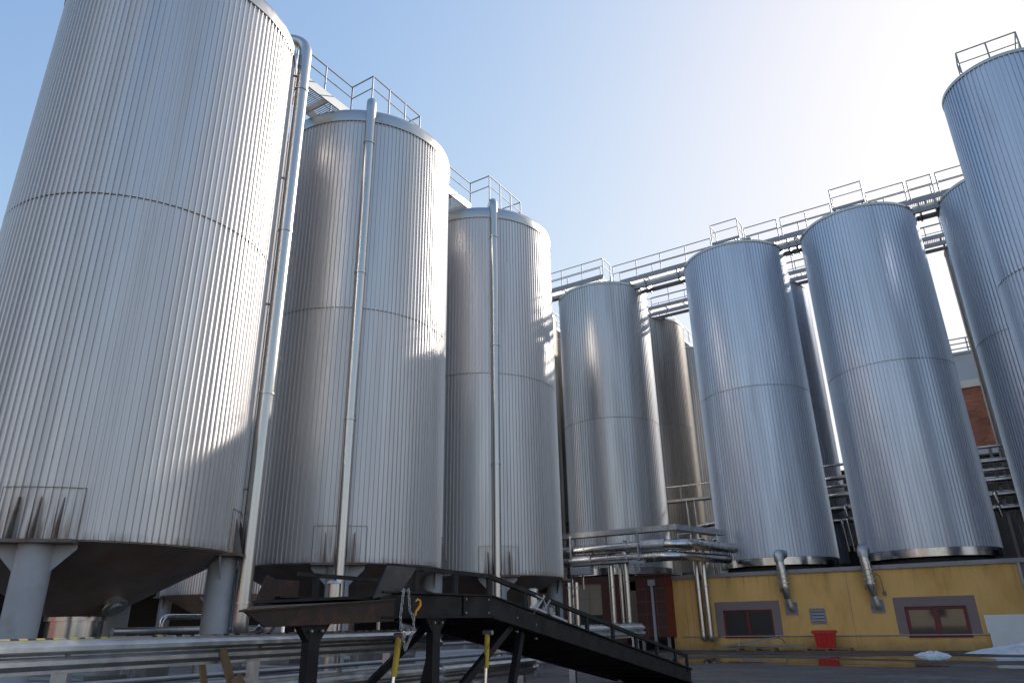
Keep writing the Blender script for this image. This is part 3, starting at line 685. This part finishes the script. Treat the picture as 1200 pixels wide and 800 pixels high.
puddle(-6.3, 24.4, 4.6, 1.9, 11); puddle(-1.6, 27.2, 3.0, 1.3, 12); puddle(-10.2, 22.8, 1.7, 1.3, 21); puddle(-8.9, 28.2, 1.9, .6, 22); puddle(1.0, 23.2, 1.6, .8, 31)

# ------------------------------------------------------------------ sheds left of the yellow building
t = thing('brown_shed', 'red brown panelled cabin with bright red side beside the yellow wall', 'shed', (0, 0, 0))
MB().box(-13.9, -12.47, 32.3, 34.2, .56, 3.16).build('body', 'brown', t)
MB().box(-12.468, -12.45, 32.3, 33.18, .56, 3.16).build('side_panel', 'brightred', t)
MB().box(-13.98, -12.40, 32.22, 34.2, 3.162, 3.24).build('roof', 'brown', t)
mb = MB()
for z in (.95, 1.5, 2.05, 2.6): mb.box(-13.9, -12.5, 32.296, 32.299, z, z + .015)
for x in (-13.45, -12.95): mb.box(x, x + .012, 32.295, 32.2985, .56, 3.15)
mb.build('panel_joint', 'seam', t)
mb = MB()
for x in (-13.8, -13.2, -12.6): mb.box(x, x + .12, 32.35, 32.47, 0, .56)
mb.build('support', 'concrete', t)
t = thing('brown_shed', 'brown framed cabin with beige panelled front, half behind the ramp rail', 'shed', (0, 0, 0))
mb = MB(); mb.box(-18.6, -18.1, 33.2, 33.35, .3, 3.3); mb.box(-16.1, -14.9, 33.2, 33.35, .3, 3.3); mb.box(-18.1, -16.1, 33.2, 33.35, 2.98, 3.3); mb.box(-18.6, -14.9, 33.35, 35, .3, 3.28); mb.build('body', 'brown', t)
mb = MB(); mb.box(-18.1, -16.1, 33.26, 33.3, 1.55, 2.98); mb.build('front_panel', 'beige', t)
mb = MB(); mb.box(-18.1, -16.1, 33.255, 33.259, 2.28, 2.30)
for x in (-17.45, -16.8): mb.box(x, x + .02, 33.25, 33.2545, 1.55, 2.98)
mb.build('panel_joint', 'seam', t)
mb = MB(); mb.box(-18.1, -16.1, 33.262, 33.3, .3, 1.54); mb.build('lower_panel', 'darkwall', t)
tag(MB().box(-14.85, -13.95, 33.5, 33.6, .4, 2.6).build('cabinet_wall', 'beige'), 'beige wall strip between the two brown cabins behind the pipes', 'wall')
t = thing('conduit_post', 'grey cable post with a square box on top in front of the brown cabin', 'post', (-13.05, 32.15, 0))
MB().box(-.05, .05, -.04, .04, 0, 2.75).build('post', 'column', t); MB().box(-.16, .16, -.08, .08, 2.72, 2.98, .01).build('junction_box', 'column', t)

# ------------------------------------------------------------------ pipe bridge between near row and building
t = thing('pipe_tray', 'flat covered steel tray carried over the thick pipes, bending toward the tanks', 'tray', (0, 0, 0))
mb = MB(); mb.box(-19, -10.9, 30.2, 30.75, 4.87, 5.09); mb.build('cover', 'galv', t); mb = MB(); mb.prism([(-11.35, 30.19, 4.865), (-10.89, 30.19, 4.865), (-9.9, 34.0, 4.865), (-10.5, 34.0, 4.865)], (0, 0, .23)); mb.build('bent_cover', 'galv', t)
for x in (-16, -14.4, -12.9): MB().box(x, x + .06, 30.4, 30.46, 4.35, 4.93).build('hanger', 'rail', t)
def hp(label, z, y, r, xb, yb, sleeve=None):
    t = thing('steam_pipe', label, 'pipe', (0, 0, 0), 'thick silver pipes under the tray')
    MB().tube(bend([(-19, y, z), (xb, y, z), (xb + .9, yb, z + .05)], .7, 8), r, 20).build('main_run', 'pipe', t)
    for x in (-17.2, -15.3, -13.2, -11.9): MB().tube([(x, y, z), (x + .07, y, z)], r + .018, 20).build('collar', 'galv', t)
    if sleeve: MB().tube([(sleeve[0], y, z), (sleeve[1], y, z)], r + .06, 22).build('sleeve', 'galv', t)
hp('upper thick silver pipe under the tray', 4.25, 30.1, .225, -10.6, 34.5, (-12.5, -11.4))
hp('lower thick silver pipe with a wider sleeve', 3.78, 30.0, .205, -10.9, 34.2, (-15.9, -14.9))
def vp(label, x, y, ztop, zb, r, back):
    t = thing('drop_pipe', label, 'pipe', (x, y, 0), 'vertical silver pipes dropping from the pipe bridge')
    MB().tube(bend([(0, back, ztop), (0, 0, ztop), (0, 0, zb)] if back else [(0, .3, ztop), (0, 0, ztop), (0, 0, zb)], .16, 6), r, 16).build('pipe_run', 'pipe', t)
    for z in (zb + .15, (ztop + zb) / 2): MB().cyl((0, 0, 0), r + .012, z, z + .04, 16).build('collar', 'galv', t)
    MB().tube(bend([(0, 0, zb + .01), (0, 0, zb - .1), (0, .28, zb - .12)], .1, 5), r * .99, 16).build('foot_elbow', 'galv', t)
vp('silver drop pipe, left of the three between the cabins', -14.15, 30.3, 4.05, 1.2, .13, .0)
vp('thin silver drop pipe, middle of the three between the cabins', -13.9, 30.7, 3.85, 1.2, .075, .0)
vp('tall silver drop pipe, right of the three between the cabins', -13.35, 30.1, 4.45, 1.2, .13, .0)
vp('shorter silver drop pipe on the yellow wall', -11.15, 32.95, 4.36, .6, .13, .0)
vp('taller silver drop pipe on the yellow wall, reaching highest', -10.80, 32.9, 4.62, .6, .13, .0)
# railing and steel frame on the roof corner
t = thing('roof_railing', 'thin steel guard rail on the roof edge at the foot of the left bluish tank', 'railing', (0, 0, 0))
railing(t, [(-12.0, 33.3), (-10.15, 33.3)], 3.25, 1.75, spacing=1.85, r=.032, mname='galv')
t = thing('steel_frame', 'thin steel frame holding up the pipes beside the cabins', 'frame', (0, 0, 0))
for x, y in ((-12.6, 30.0), (-15.9, 30.0)): MB().box(x, x + .07, y - .25, y - .18, .0 if x < -15 else 3.2, 4.9).build('upright', 'galv', t)
MB().box(-15.9, -12.53, 29.75, 29.81, 3.62, 3.68).build('cross_bar', 'galv', t)
t = thing('valve_box', 'grey instrument box hanging under the lower pipe sleeve', 'box', (-15.4, 29.9, 3.2)); MB().box(-.5, .5, -.2, .2, 0, .34, .02).build('body', 'column', t); MB().box(-.02, .05, -.02, .05, -.6, 0).build('stem', 'rail', t)
t = thing('valve_box', 'small pale box under the pipes near the brown cabin', 'box', (-12.6, 29.8, 3.5)); MB().box(-.4, .3, -.1, .1, 0, .14, .01).build('body', 'greypanel', t); MB().box(-.2, -.15, -.02, .03, -.45, 0).build('stem', 'rail', t)
# high maintenance bridge behind
t = thing('walkway', 'low maintenance walkway halfway down between the drum tank and the bluish tank', 'walkway', (0, 0, 0), 'maintenance walkway between the roof tanks')
MB().box(-14.9, -10.2, 39.8, 40.4, 7.55, 7.68).build('deck', 'grate', t)
MB().tube([(-14.9, 39.8, 8.4), (-10.2, 39.8, 8.4)], .05, 10).build('handrail', 'pipe', t)
for x in (-13.9, -12.2): MB().tube([(x, 39.8, 7.6), (x, 39.8, 8.4)], .035, 8).build('post', 'rail', t)
for x in (-13.55, -13.1): MB().tube([(x, 39.9, 3.2), (x - .1, 39.9, 7.55)], .05, 8).build('support', 'galv', t)
t = thing('hooked_pipe', 'silver hooked pipe between the drum tank and the bluish tank', 'pipe', (0, 0, 0))
MB().tube(bend([(-12.3, 37.2, 3.2), (-12.3, 37.2, 5.75), (-10.6, 37.2, 5.9)], .35, 8), .13, 16).build('pipe_run', 'pipe', t)
MB().tube(bend([(-11.6, 37.0, 3.2), (-11.6, 37.0, 5.0), (-10.7, 37.0, 5.1)], .25, 8), .08, 14).build('branch', 'pipe', t)
# pipe racks behind the bluish tanks
labs = ['thin', 'thick', 'thin dull', 'thick lower', 'middle sized', 'lowest']
for k, (z, r) in enumerate(((8.55, .07), (7.9, .13), (7.5, .09), (7.05, .16), (6.4, .16), (5.8, .13))):
    t = thing('rack_pipe', ['topmost thin pipe', 'second pipe from the top', 'third pipe from the top', 'fourth and thicker pipe', 'fifth pipe with ring flanges', 'lowest pipe with hanging drops'][k] + ' of the rack crossing behind the bluish tanks', 'pipe', (0, 0, 0), 'rack of pipes behind the bluish tanks')
    MB().tube([(-6.6, 39.8 + .1 * k, z), (6.0, 39.8 + .1 * k, z)], r, 14).build('main_run', 'pipe', t)
    if k >= 4:
        for x in (-5.35, 1.0):
            MB().tube(bend([(x, 39.7, z), (x, 39.3, z), (x + .05, 39.3, z - .5)], .16), r * .6, 14).build('branch', 'pipe', t)
    if k == 5:
        for x in (-5.6, -5.35): MB().tube(bend([(x, 39.6, z - .05), (x, 39.2, z - .1), (x + .1, 39.2, 4.2)], .2), .06, 10).build('drop', 'pipe', t)
for z, r, lab in ((6.9, .1, 'upper dark pipe in the narrow gap beside the third near tank'), (6.2, .14, 'lower dark pipe in the narrow gap beside the third near tank')):
    t = thing('gap_pipe', lab, 'pipe', (0, 0, 0), 'dark pipes in the narrow gap'); MB().tube([(-24, 39.5, z), (-17, 39.5, z)], r, 14).build('main_run', 'rail', t); MB().tube([(-20.1, 39.5, z), (-20.0, 39.5, z)], r + .03, 14).build('collar', 'galv', t)
t = thing('pipe_rack', 'dark steel frame carrying the pipe rack behind the bluish tanks', 'frame', (0, 0, 0))
for x in (-5.2, 1.25):
    for y in (40.5, 41.0): MB().box(x, x + .12, y, y + .12, 3.16, 8.8).build('upright', 'rail', t)
tag(MB().box(-5.6, -4.9, 39.6, 40.1, 3.2, 4.5).build('control_cabinet', 'darkwall'), 'dark cabinet on the roof between the two full bluish tanks', 'cabinet')

# dark halls behind
def hall(x0, x1, y0, y1, z1, label, m='darkwall', ribs=True, face='-y'):
    t = thing('hall', label, 'building', (0, 0, 0))
    MB().box(x0, x1, y0, y1, 0, z1).build('wall', m, t)
    if ribs:
        mb = MB()
        if face == '-y':
            for k in range(int((x1 - x0) / .6)): x = x0 + k * .6; mb.box(x, x + .08, y0 - .05, y0 - .001, .0, z1)
        else:
            for k in range(int((y1 - y0) / .6)): y = y0 + k * .6; mb.box(x1 + .001, x1 + .05, y, y + .08, .0, z1)
        mb.build('wall_rib', m, t)
    MB().box(x0 - .2, x1 + (3.2 if not ribs else .2), y0 - .2, y1 + .2, z1 + .003, z1 + .12).build('roof', 'roofdark', t)  # deep overhang of the unribbed hall is added to shade its sunlit wall
hall(-60, 24, 54, 59, 10.6, 'low dark hall behind the rear tanks')
hall(-60, -43, -8, 53, 4.2, 'dark hall behind the near tanks, seen under the cones', ribs=False)  # near-black wall colour stands in for the shade under the near tanks
# storage shelving and clutter under the near tanks
t = thing('brick_building', 'distant red brick building with pale parapet between the two right tanks', 'building', (0, 0, 0))
MB().box(.6, 14, 60, 72, 12.3, 16.7).build('brick_wall', 'brick', t)
MB().box(.6, 14, 60.02, 72, 0, 12.3).build('lower_wall', 'greypanel', t)
mb = MB()
for x in (1.9, 2.6, 3.3, 4.6): mb.box(x, x + .05, 60.0, 60.019, 7, 12.25)
mb.build('panel_joint', 'seam', t)
MB().box(.4, 14.2, 59.8, 72.2, 16.7, 17.25).build('parapet', 'parapet', t)
MB().box(1.0, 13, 61, 71, 17.25, 19.6).build('plant_room', 'greypanel', t)
MB().box(.9, 13.1, 60.9, 71.1, 19.6, 19.8).build('plant_roof', 'rail', t)
mb = MB()
for z in (20.1, 20.5, 20.9):
    mb.tube([(1.0, 61.1, z), (5.5, 61.1, z)], .05, 6)
for x in (1.0, 2.3, 3.9, 5.5): mb.tube([(x, 61.1, 19.8), (x, 61.1, 20.9)], .05, 6)
mb.build('roof_railing', 'rail', t)

# works buildings across the yard, behind the camera, added for their sunlit reflections in the metal
for x0, x1, y1, h, m, lab in ((-64, -30, -34, 10.5, 'brick', 'added long brick works building behind the camera, mirrored warm in the near tanks'),
                              (-22, 2, -42, 13.0, 'beige', 'added beige works building behind the camera, mirrored in the bluish tanks'),
                              (12, 48, -30, 8.5, 'parapet', 'added low pale works building behind the camera, mirrored in the window panes')):
    t = thing('added_works_building', lab, 'building', (0, 0, 0))
    MB().box(x0, x1, y1 - 12, y1, 0, h).build('wall', m, t)
    MB().box(x0 - .2, x1 + .2, y1 - 12.2, y1 + .2, h + .003, h + .35).build('roof', 'trim', t)
    for fl in range(int(h // 3.6)):
        x = x0 + 1.5
        while x < x1 - 2.6:
            MB().box(x, x + 1.8, y1 + .002, y1 + .05, 1.1 + fl * 3.5, 2.8 + fl * 3.5).build('window', 'glass', t); x += 4.4

# ------------------------------------------------------------------ guard rails
WB = [(0, .0), (.0, .03), (.07, .075), (.07, .115), (0, .15), (0, .16), (.07, .195), (.07, .235), (.0, .28), (0, .31)]
prof = WB + [(a - .006, b_) for a, b_ in reversed(WB)]
def guardrail(label, x, y0, y1, zs, posts, tape, grp):
    t = thing('guard_rail', label, 'guard rail', (x, y0, 0), grp)
    for z in zs:
        MB().ext(prof, (0, 0, z), (0, y1 - y0, z)).build('beam', 'galv', t)
    if tape:
        MB().box(-.008, .003, 0, y1 - y0, zs[0] + .297, zs[0] + .3125).build('hazard_tape', 'hazard', t, loc=(0, -y0, 0))
    for y in posts:
        p = MB().box(-.16, -.02, y - y0 - .04, y - y0 + .04, 0, zs[0] + .28).build('post', 'galv', t)
        for z in zs: MB().tube([(.045 * 0 + .004, y - y0, z + .155), (.02, y - y0, z + .155)], .018, 8).build('bolt', 'seam', p)
    return t
guardrail('double steel guard rail with worn hazard tape across the lower left', -7.6, -1.5, 9.7, (.86, .34), (-.6, 1.6, 3.95, 6.2, 8.6), True, 'guard rails')
guardrail('short bright guard rail end seen through the ramp railing', -7.6, 13.6, 17.9, (.86,), (14.3, 16.1, 17.6), True, 'guard rails')
guardrail('low guard rail continuing under the ramp', -7.62, 9.8, 12.6, (.34,), (10.9, 12.3), False, 'guard rails')
tag(MB().beam((-7.53, 5.62, 1.01), (-7.32, 5.95, .02), .09, .035, (1, 0, 0)).build('wooden_plank', 'wood'), 'weathered plank leaning on the guard rail', 'plank')
tag(MB().beam((-7.35, 5.7, .72), (-7.2, 6.15, .0), .13, .03, (1, 0, 0)).build('wooden_plank', 'wood'), 'shorter wider board beside the leaning plank', 'plank')
tag(MB().beam((-8.0, 5.7, .9), (-7.9, 5.9, .0), .07, .04, (1, 0, 0)).build('wooden_plank', 'wood'), 'thin upright batten behind the guard rail', 'plank')

# low pipes and clutter behind the guard rail
for k, (x, z, r, y0, y1, m, lab) in enumerate((
        (-9.6, .62, .035, 3, 16, 'rail', 'thin pipe highest of the low run behind the guard rail'),
        (-9.9, .48, .05, 3.5, 17, 'rail', 'dark pipe in the middle of the low run behind the guard rail'),
        (-10.3, .30, .06, 3.5, 18, 'column', 'lowest pipe behind the guard rail'),
        (-17.5, 1.22, .085, 10.0, 14.5, 'galv', 'bright pipe between the two columns of the nearest tank'),
        (-12.6, .75, .045, 6, 20, 'rail', 'dull pipe running deeper under the tanks'))):
    t = thing('ground_pipe', lab, 'pipe', (0, 0, 0), 'low pipes between guard rail and tanks')
    MB().tube([(x, y0, z), (x, y1, z)], r, 14).build('main_run', m, t)
    for j in range(3):
        y = y0 + .6 + j * (y1 - y0 - 1.2) / 2
        MB().box(x - .03, x + .03, y, y + .06, 0, z - r).build('support', 'rail', t)
t = thing('concrete_block', 'grey concrete block behind the guard rail at the lower left', 'block', (-9.3, 3.9, 0)); MB().box(-.5, .5, -.9, .9, 0, .68, .03).build('body', 'concrete', t); MB().box(-.03, .03, -.5, -.44, .68, .9).build('lifting_eye', 'rail', t)
tag(MB().box(-12.2, -11.5, 14.6, 16.6, 0, .62, .02).build('equipment_box', 'column'), 'grey box on the ground beneath the second tank', 'box')
for x, y, r, h, lab in ((-12.3, 11.9, .14, 2.12, 'capped silver pipe stub left of the long straight pipe'), (-12.4, 20.6, .17, 2.2, 'capped silver pipe stub beside the hooked pipe of the third tank')):
    t = thing('pipe_stub', lab, 'pipe', (x, y, 0), 'capped pipe stubs'); MB().cyl((0, 0, 0), r, 0, h, 20).build('tube', 'pipe', t); MB().cyl((0, 0, 0), r * 1.35 if r < .15 else r, h, h + .06, 20, .8).build('cap', 'cap', t)
for x, y, lab in ((-14.6, 27.1, 'slim silver pipe under the third tank, left one of a pair'), (-14.35, 27.3, 'slim silver pipe under the third tank, right one of a pair')):
    t = thing('drain_pipe', lab, 'pipe', (x, y, 0), 'slim pipes under the third tank'); MB().cyl((0, 0, 0), .1, 0, 2.75, 16).build('tube', 'pipe', t); MB().cyl((0, 0, 0), .125, 2.5, 2.58, 16).build('collar', 'galv', t)
# dark machinery under the near tanks
rnd = random.Random(5)
MACH = (('pump', -21.5, 13.5, 'pump set with motor under the gap behind the nearest tank'), ('pump', -23.0, 20.0, 'pump set deep under the second tank'), ('pump', -20.5, 21.8, 'pump set between the second and third tank'))
for nm, x, y, lab in MACH:
    t = thing('pump', lab, 'pump', (x, y, 0), 'pumps on the ground under the tanks')
    MB().box(-.6, .6, -.35, .35, 0, .25).build('base', 'concrete', t)
    MB().tube([(-.5, 0, .55), (.3, 0, .55)], .24, 18).build('motor', 'rail', t)
    MB().tube([(.3, 0, .55), (.55, 0, .55)], .3, 18).build('housing', 'cone', t)
    MB().tube(bend([(.45, 0, .6), (.45, 0, 1.6), (.45, 1.4, 1.6)], .2), .08, 12).build('outlet', 'pipe', t)

# ------------------------------------------------------------------ loading ramp
XN, XF = -5.65, -7.32        # near and far side
YB, ZB = 8.25, 1.58          # bend
YE, ZE = 15.6, .22           # foot
Y_S = 6.15                   # start of the level part
t = thing('loading_ramp', 'long black steel loading ramp sloping down to the right with rusty end', 'ramp', (0, 0, 0))
IP = [(-.05, 0), (.05, 0), (.05, .018), (.008, .03), (.008, .25), (.05, .262), (.05, .28), (-.05, .28), (-.05, .262), (-.008, .25), (-.008, .03), (-.05, .018)]
for x in (XN, XF):
    MB().ext(IP, (x, Y_S, ZB - .28), (x, YB + .02, ZB - .28)).build('level_beam', 'black', t)
    MB().ext(IP, (x, YB, ZB - .28), (x, YE, ZE - .2)).build('slope_beam', 'black', t)
    sx = .012 if x == XN else -.012
    MB().prism([(x + sx * 1.2, YB - .6, ZB - .26), (x + sx * 1.2, YB - .6, ZB - .02), (x + sx * 1.2, YB, ZB - .02), (x + sx * 1.2, YB + 1.4, ZB - .28), (x + sx * 1.2, YB + 1.4, ZB - .5), (x + sx * 1.2, YB, ZB - .26)], (sx, 0, 0)).build('splice_plate', 'black', t)
mb = MB(); mb.prism([(XF + .06, Y_S - .4, ZB - .06), (XF + .06, YB, ZB - .06), (XF + .06, YE + .25, .02), (XF + .06, YE + .25, -.005), (XF + .06, YB, ZB - .09), (XF + .06, Y_S - .4, ZB - .09)], (XN - XF - .12, 0, 0)); mb.build('deck_plate', 'black', t)
for k in range(16):
    y = Y_S + .2 + k * .6
    z = ZB - .2 if y < YB else ZB - .2 + (y - YB) * (ZE + .08 - ZB) / (YE - YB)
    if z < .1: continue
    MB().box(XF + .05, XN - .05, y, y + .07, z - .07, z + .09).build('cross_member', 'black', t)
# side rails
def zt_(y): return ZB + .0 if y < YB else ZB + (y - YB) * (ZE - ZB) / (YE - YB)
for x in (XN, XF):
    mb = MB(); hr = .27
    mb.beam((x, Y_S + (.1 if x == XN else .3), ZB + hr), (x, YB, ZB + hr - .03), .05, .05); mb.beam((x, YB - .01, ZB + hr - .031), (x, YE - .1, zt_(YE - .1) + hr + .03), .056, .06)
    mb.build('side_rail', 'black', t)
    for y in (6.75, 7.5, 8.25, 9.15, 10.1, 11.05, 12.0, 12.95, 13.9, 14.85, 15.48):
        MB().box(x - .02, x + .02, y - .04, y + .04, zt_(y) - .004, zt_(y) + hr - .012).build('rail_post', 'black', t)
# guard plate at the start of the near rail
MB().prism([(XN + .03, 6.02, ZB - .08), (XN + .03, 6.22, ZB + .27), (XN + .03, 6.72, ZB + .27), (XN + .03, 6.45, ZB)], (-.02, 0, 0)).build('guard_plate', 'plate', t)
MB().prism([(XF - .03, 5.82, ZB - .14), (XF - .03, 6.0, ZB + .24), (XF - .03, 6.12, ZB + .20), (XF - .03, 6.5, ZB + .19), (XF - .03, 6.5, ZB - .14)], (-.02, 0, 0)).build('far_guard_plate', 'rusty', t)
# rusty lip
mb = MB(); mb.prism([(XN + .035, 4.35, 1.375), (XN + .035, 6.35, 1.50), (XN + .035, 6.35, 1.27), (XN + .035, 4.62, 1.23)], (-.03, 0, 0)); mb.build('rusty_cheek', 'rusty', t)
mb = MB(); mb.prism([(XN + .05, 4.30, 1.372), (XN + .05, 6.35, 1.504), (XF + .0, 6.35, 1.504), (XF + .0, 5.85, 1.47)], (0, 0, -.016)); mb.build('lip_plate', 'rusty', t)
# legs
for y in (5.25, 7.15):
    for x in (XN - .05,):
        zt0 = 1.25 if y < 6 else 1.30
        l = MB(); l.box(x - .05, x + .05, y - .07, y + .07, .02, zt0 - .1); l.prism([(x - .045, y - .2, zt0), (x - .045, y + .2, zt0), (x - .045, y + .07, zt0 - .16), (x - .045, y - .07, zt0 - .16)], (.09, 0, 0))
        l = l.build('leg', 'black', t); MB().box(x - .12, x + .12, y - .14, y + .14, 0, .02).build('foot_plate', 'black', l)
for x in (XN - .08, XF + .08):
    MB().beam((x, 7.3, .25), (x, 8.9, 1.2), .07, .09).build('brace', 'black', t)
    MB().beam((x, 8.75, .05), (x, 9.15, 1.1), .09, .09).build('brace', 'black', t)
MB().box(XF, XN, 8.7, 8.8, .28, .38).build('axle', 'black', t)
for y, z in ((7.7, 1.36), (7.7, 1.52), (8.2, 1.36), (8.2, 1.52), (8.9, 1.12), (8.9, 1.30), (9.4, 1.02), (9.4, 1.2), (7.08, 1.25), (7.22, 1.25), (5.18, 1.19), (5.32, 1.19)):
    MB().tube([(XN + .0, y, z), (XN + .036, y, z)], .014, 6).build('bolt', 'rail', t)
t = thing('metal_fittings', 'tangle of metal clamps and rods hooked over the ramp side', 'fittings', (XN, 9.55, zt_(9.55)))
MB().beam((.02, -.25, .10), (.03, .75, -.10), .05, .03).build('bar', 'galv', t)
MB().beam((.0, -.2, .02), (.0, .12, .26), .06, .03).build('clamp', 'galv', t)
MB().beam((.0, .02, .0), (.02, .26, .20), .05, .03).build('clamp', 'rail', t)
MB().tube(bend([(.03, -.15, .26), (.03, .1, .2), (.03, .16, -.02), (.03, .4, .02)], .08), .014, 8).build('rod', 'galv', t)
MB().tube([(-.02, .22, .04), (.08, .22, .04)], .06, 14).build('wheel', 'rail', t)
# hydraulic jacks
for x, y, lean, lab in ((XN - .12, 6.62, -.06, 'yellow support jack under the chain'), (XN - .05, 8.28, -.03, 'brighter yellow support jack under the middle of the ramp')):
    j = thing('support_jack', lab, 'jack', (x, y, 0), 'yellow support jacks under the ramp')
    MB().tube([(0, 0, 1.10), (0, lean, .70)], .034, 16).build('sleeve', 'yellow_paint', j)
    MB().tube([(0, lean, .71), (0, lean * 2.6, .04)], .022, 12).build('rod', 'chrome', j)
    MB().box(-.08, .08, lean * 2.6 - .08, lean * 2.6 + .08, 0, .04).build('foot', 'black', j)
    MB().tube([(-.06, 0, 1.12), (.08, 0, 1.12)], .03, 10).build('pin', 'rail', j)
# chain with hook
t = thing('chain', 'hanging steel chain looped over the ramp side with orange hook', 'chain', (XN + .08, 6.5, 0))
cp = []
def seg(a, b, n): return [Vector(a).lerp(Vector(b), i / n) for i in range(n)]
cp = seg((0, -.06, 1.60), (.0, -.10, 1.30), 7) + seg((.0, -.10, 1.30), (.0, .0, .97), 8) + seg((0, .0, .97), (.0, .13, 1.18), 6) + seg((0, .13, 1.18), (0, .13, 1.38), 5)
cp2 = seg((.02, -.0, 1.60), (.02, .03, 1.38), 6) + seg((.02, .03, 1.38), (.02, .13, 1.25), 4)
mb = MB()
for P in (cp, cp2):
    for i in range(len(P) - 1):
        a, b_ = P[i], P[i + 1]; d = (b_ - a); L0 = d.length * .5 + .012; d.normalize()
        s_ = Vector((1, 0, 0)); s_ = (s_ - d * s_.dot(d)).normalized(); w = s_ if i % 2 else d.cross(s_)
        c = (a + b_) / 2; ring = []
        for k in range(12):
            th = 2 * math.pi * k / 12; ring.append(c + d * L0 * math.cos(th) + w * .013 * math.sin(th))
        ring.append(ring[0]); mb.tube(ring, .0042, 6, cap=False)
mb.build('links', 'chain', t)
hk = [(0.01, .14, 1.32), (0.01, .15, 1.37), (0.01, .19, 1.40), (0.01, .225, 1.44), (.01, .215, 1.485), (.01, .175, 1.50), (.01, .14, 1.475)]
MB().tube(hk, .013, 10, rs=[.012, .014, .016, .017, .015, .012, .007]).build('hook', 'orange', t)

# ------------------------------------------------------------------ ground
mb = MB(); mb.add([(-900, -900, 0), (900, -900, 0), (900, 900, 0), (-900, 900, 0)], [(0, 1, 2, 3)]); tag(mb.build('ground', 'asphalt'), kind='structure')

# ------------------------------------------------------------------ camera
f_px, pitch, roll = 831.08, .37845, -.019004
yaw = math.atan2(.534152, .845389)
cp_, sp_ = math.cos(pitch), math.sin(pitch)
# forward is given in yard axes: 32.3 degrees left of +Y
hx, hy = -math.sin(yaw), math.cos(yaw)
fw = Vector((hx * cp_, hy * cp_, sp_)); up = Vector((-hx * sp_, -hy * sp_, cp_)); rt = Vector((hy, -hx, 0))
r2 = rt * math.cos(roll) + up * math.sin(roll); u2 = up * math.cos(roll) - rt * math.sin(roll)
cam = bpy.data.cameras.new('camera'); co = bpy.data.objects.new('camera', cam); COL.objects.link(co)
co.matrix_world = Matrix(((r2.x, u2.x, -fw.x, 0), (r2.y, u2.y, -fw.y, 0), (r2.z, u2.z, -fw.z, EYE), (0, 0, 0, 1)))
cam.sensor_fit = 'HORIZONTAL'; cam.sensor_width = 36; cam.lens = f_px / 1200 * 36; cam.clip_start = .05; cam.clip_end = 3000
scene.camera = co

# ------------------------------------------------------------------ light
SUN_EL = R_(29.9); sd = Vector((.314, .949, 0)).normalized() * math.cos(SUN_EL) + Vector((0, 0, math.sin(SUN_EL)))
sun = bpy.data.lights.new('sun', 'SUN'); sun.energy = 3.4; sun.angle = R_(.53); sun.color = (1, .93, .84)
so = bpy.data.objects.new('sun', sun); COL.objects.link(so); so.location = (30, 60, 60)
so.rotation_euler = (-sd).to_track_quat('-Z', 'Y').to_euler()
w = bpy.data.worlds.new('World'); scene.world = w; w.use_nodes = True
nt = w.node_tree; bg = nt.nodes['Background']
sky = nt.nodes.new('ShaderNodeTexSky'); sky.sky_type = 'NISHITA'; sky.sun_disc = False
sky.sun_elevation = SUN_EL; sky.sun_rotation = math.atan2(sd.x, sd.y)
sky.air_density = 1.; sky.dust_density = .9; sky.ozone_density = 1.2; sky.altitude = 50
def vm(op, a, b_=None):
    n_ = nt.nodes.new('ShaderNodeVectorMath'); n_.operation = op
    for i_, q in enumerate((a, b_)):
        if q is None: continue
        if isinstance(q, tuple): n_.inputs[i_].default_value = q
        else: nt.links.new(q, n_.inputs[i_])
    return n_.outputs[0]
hs_ = nt.nodes.new('ShaderNodeHueSaturation'); hs_.inputs['Saturation'].default_value = 1.12; hs_.inputs['Value'].default_value = 1.06
nt.links.new(sky.outputs[0], hs_.inputs['Color'])
# soft shoulder compresses the brightness of the sky around the sun
tint = vm('MULTIPLY', hs_.outputs[0], (1.02, .93, 1.0))
q_ = vm('ADD', vm('MULTIPLY', vm('MULTIPLY', tint, tint), (.125, .125, .125)), (1., 1., 1.))
gm = nt.nodes.new('ShaderNodeGamma'); gm.inputs['Gamma'].default_value = .5; nt.links.new(q_, gm.inputs['Color'])
nt.links.new(vm('DIVIDE', tint, gm.outputs[0]), bg.inputs['Color'])
bg.inputs['Strength'].default_value = .15

scene.render.engine = 'CYCLES'
scene.view_settings.view_transform = 'Standard'; scene.view_settings.look = 'None'
scene.view_settings.gamma = 1; scene.view_settings.use_curve_mapping = False
scene.view_settings.exposure = 1.35
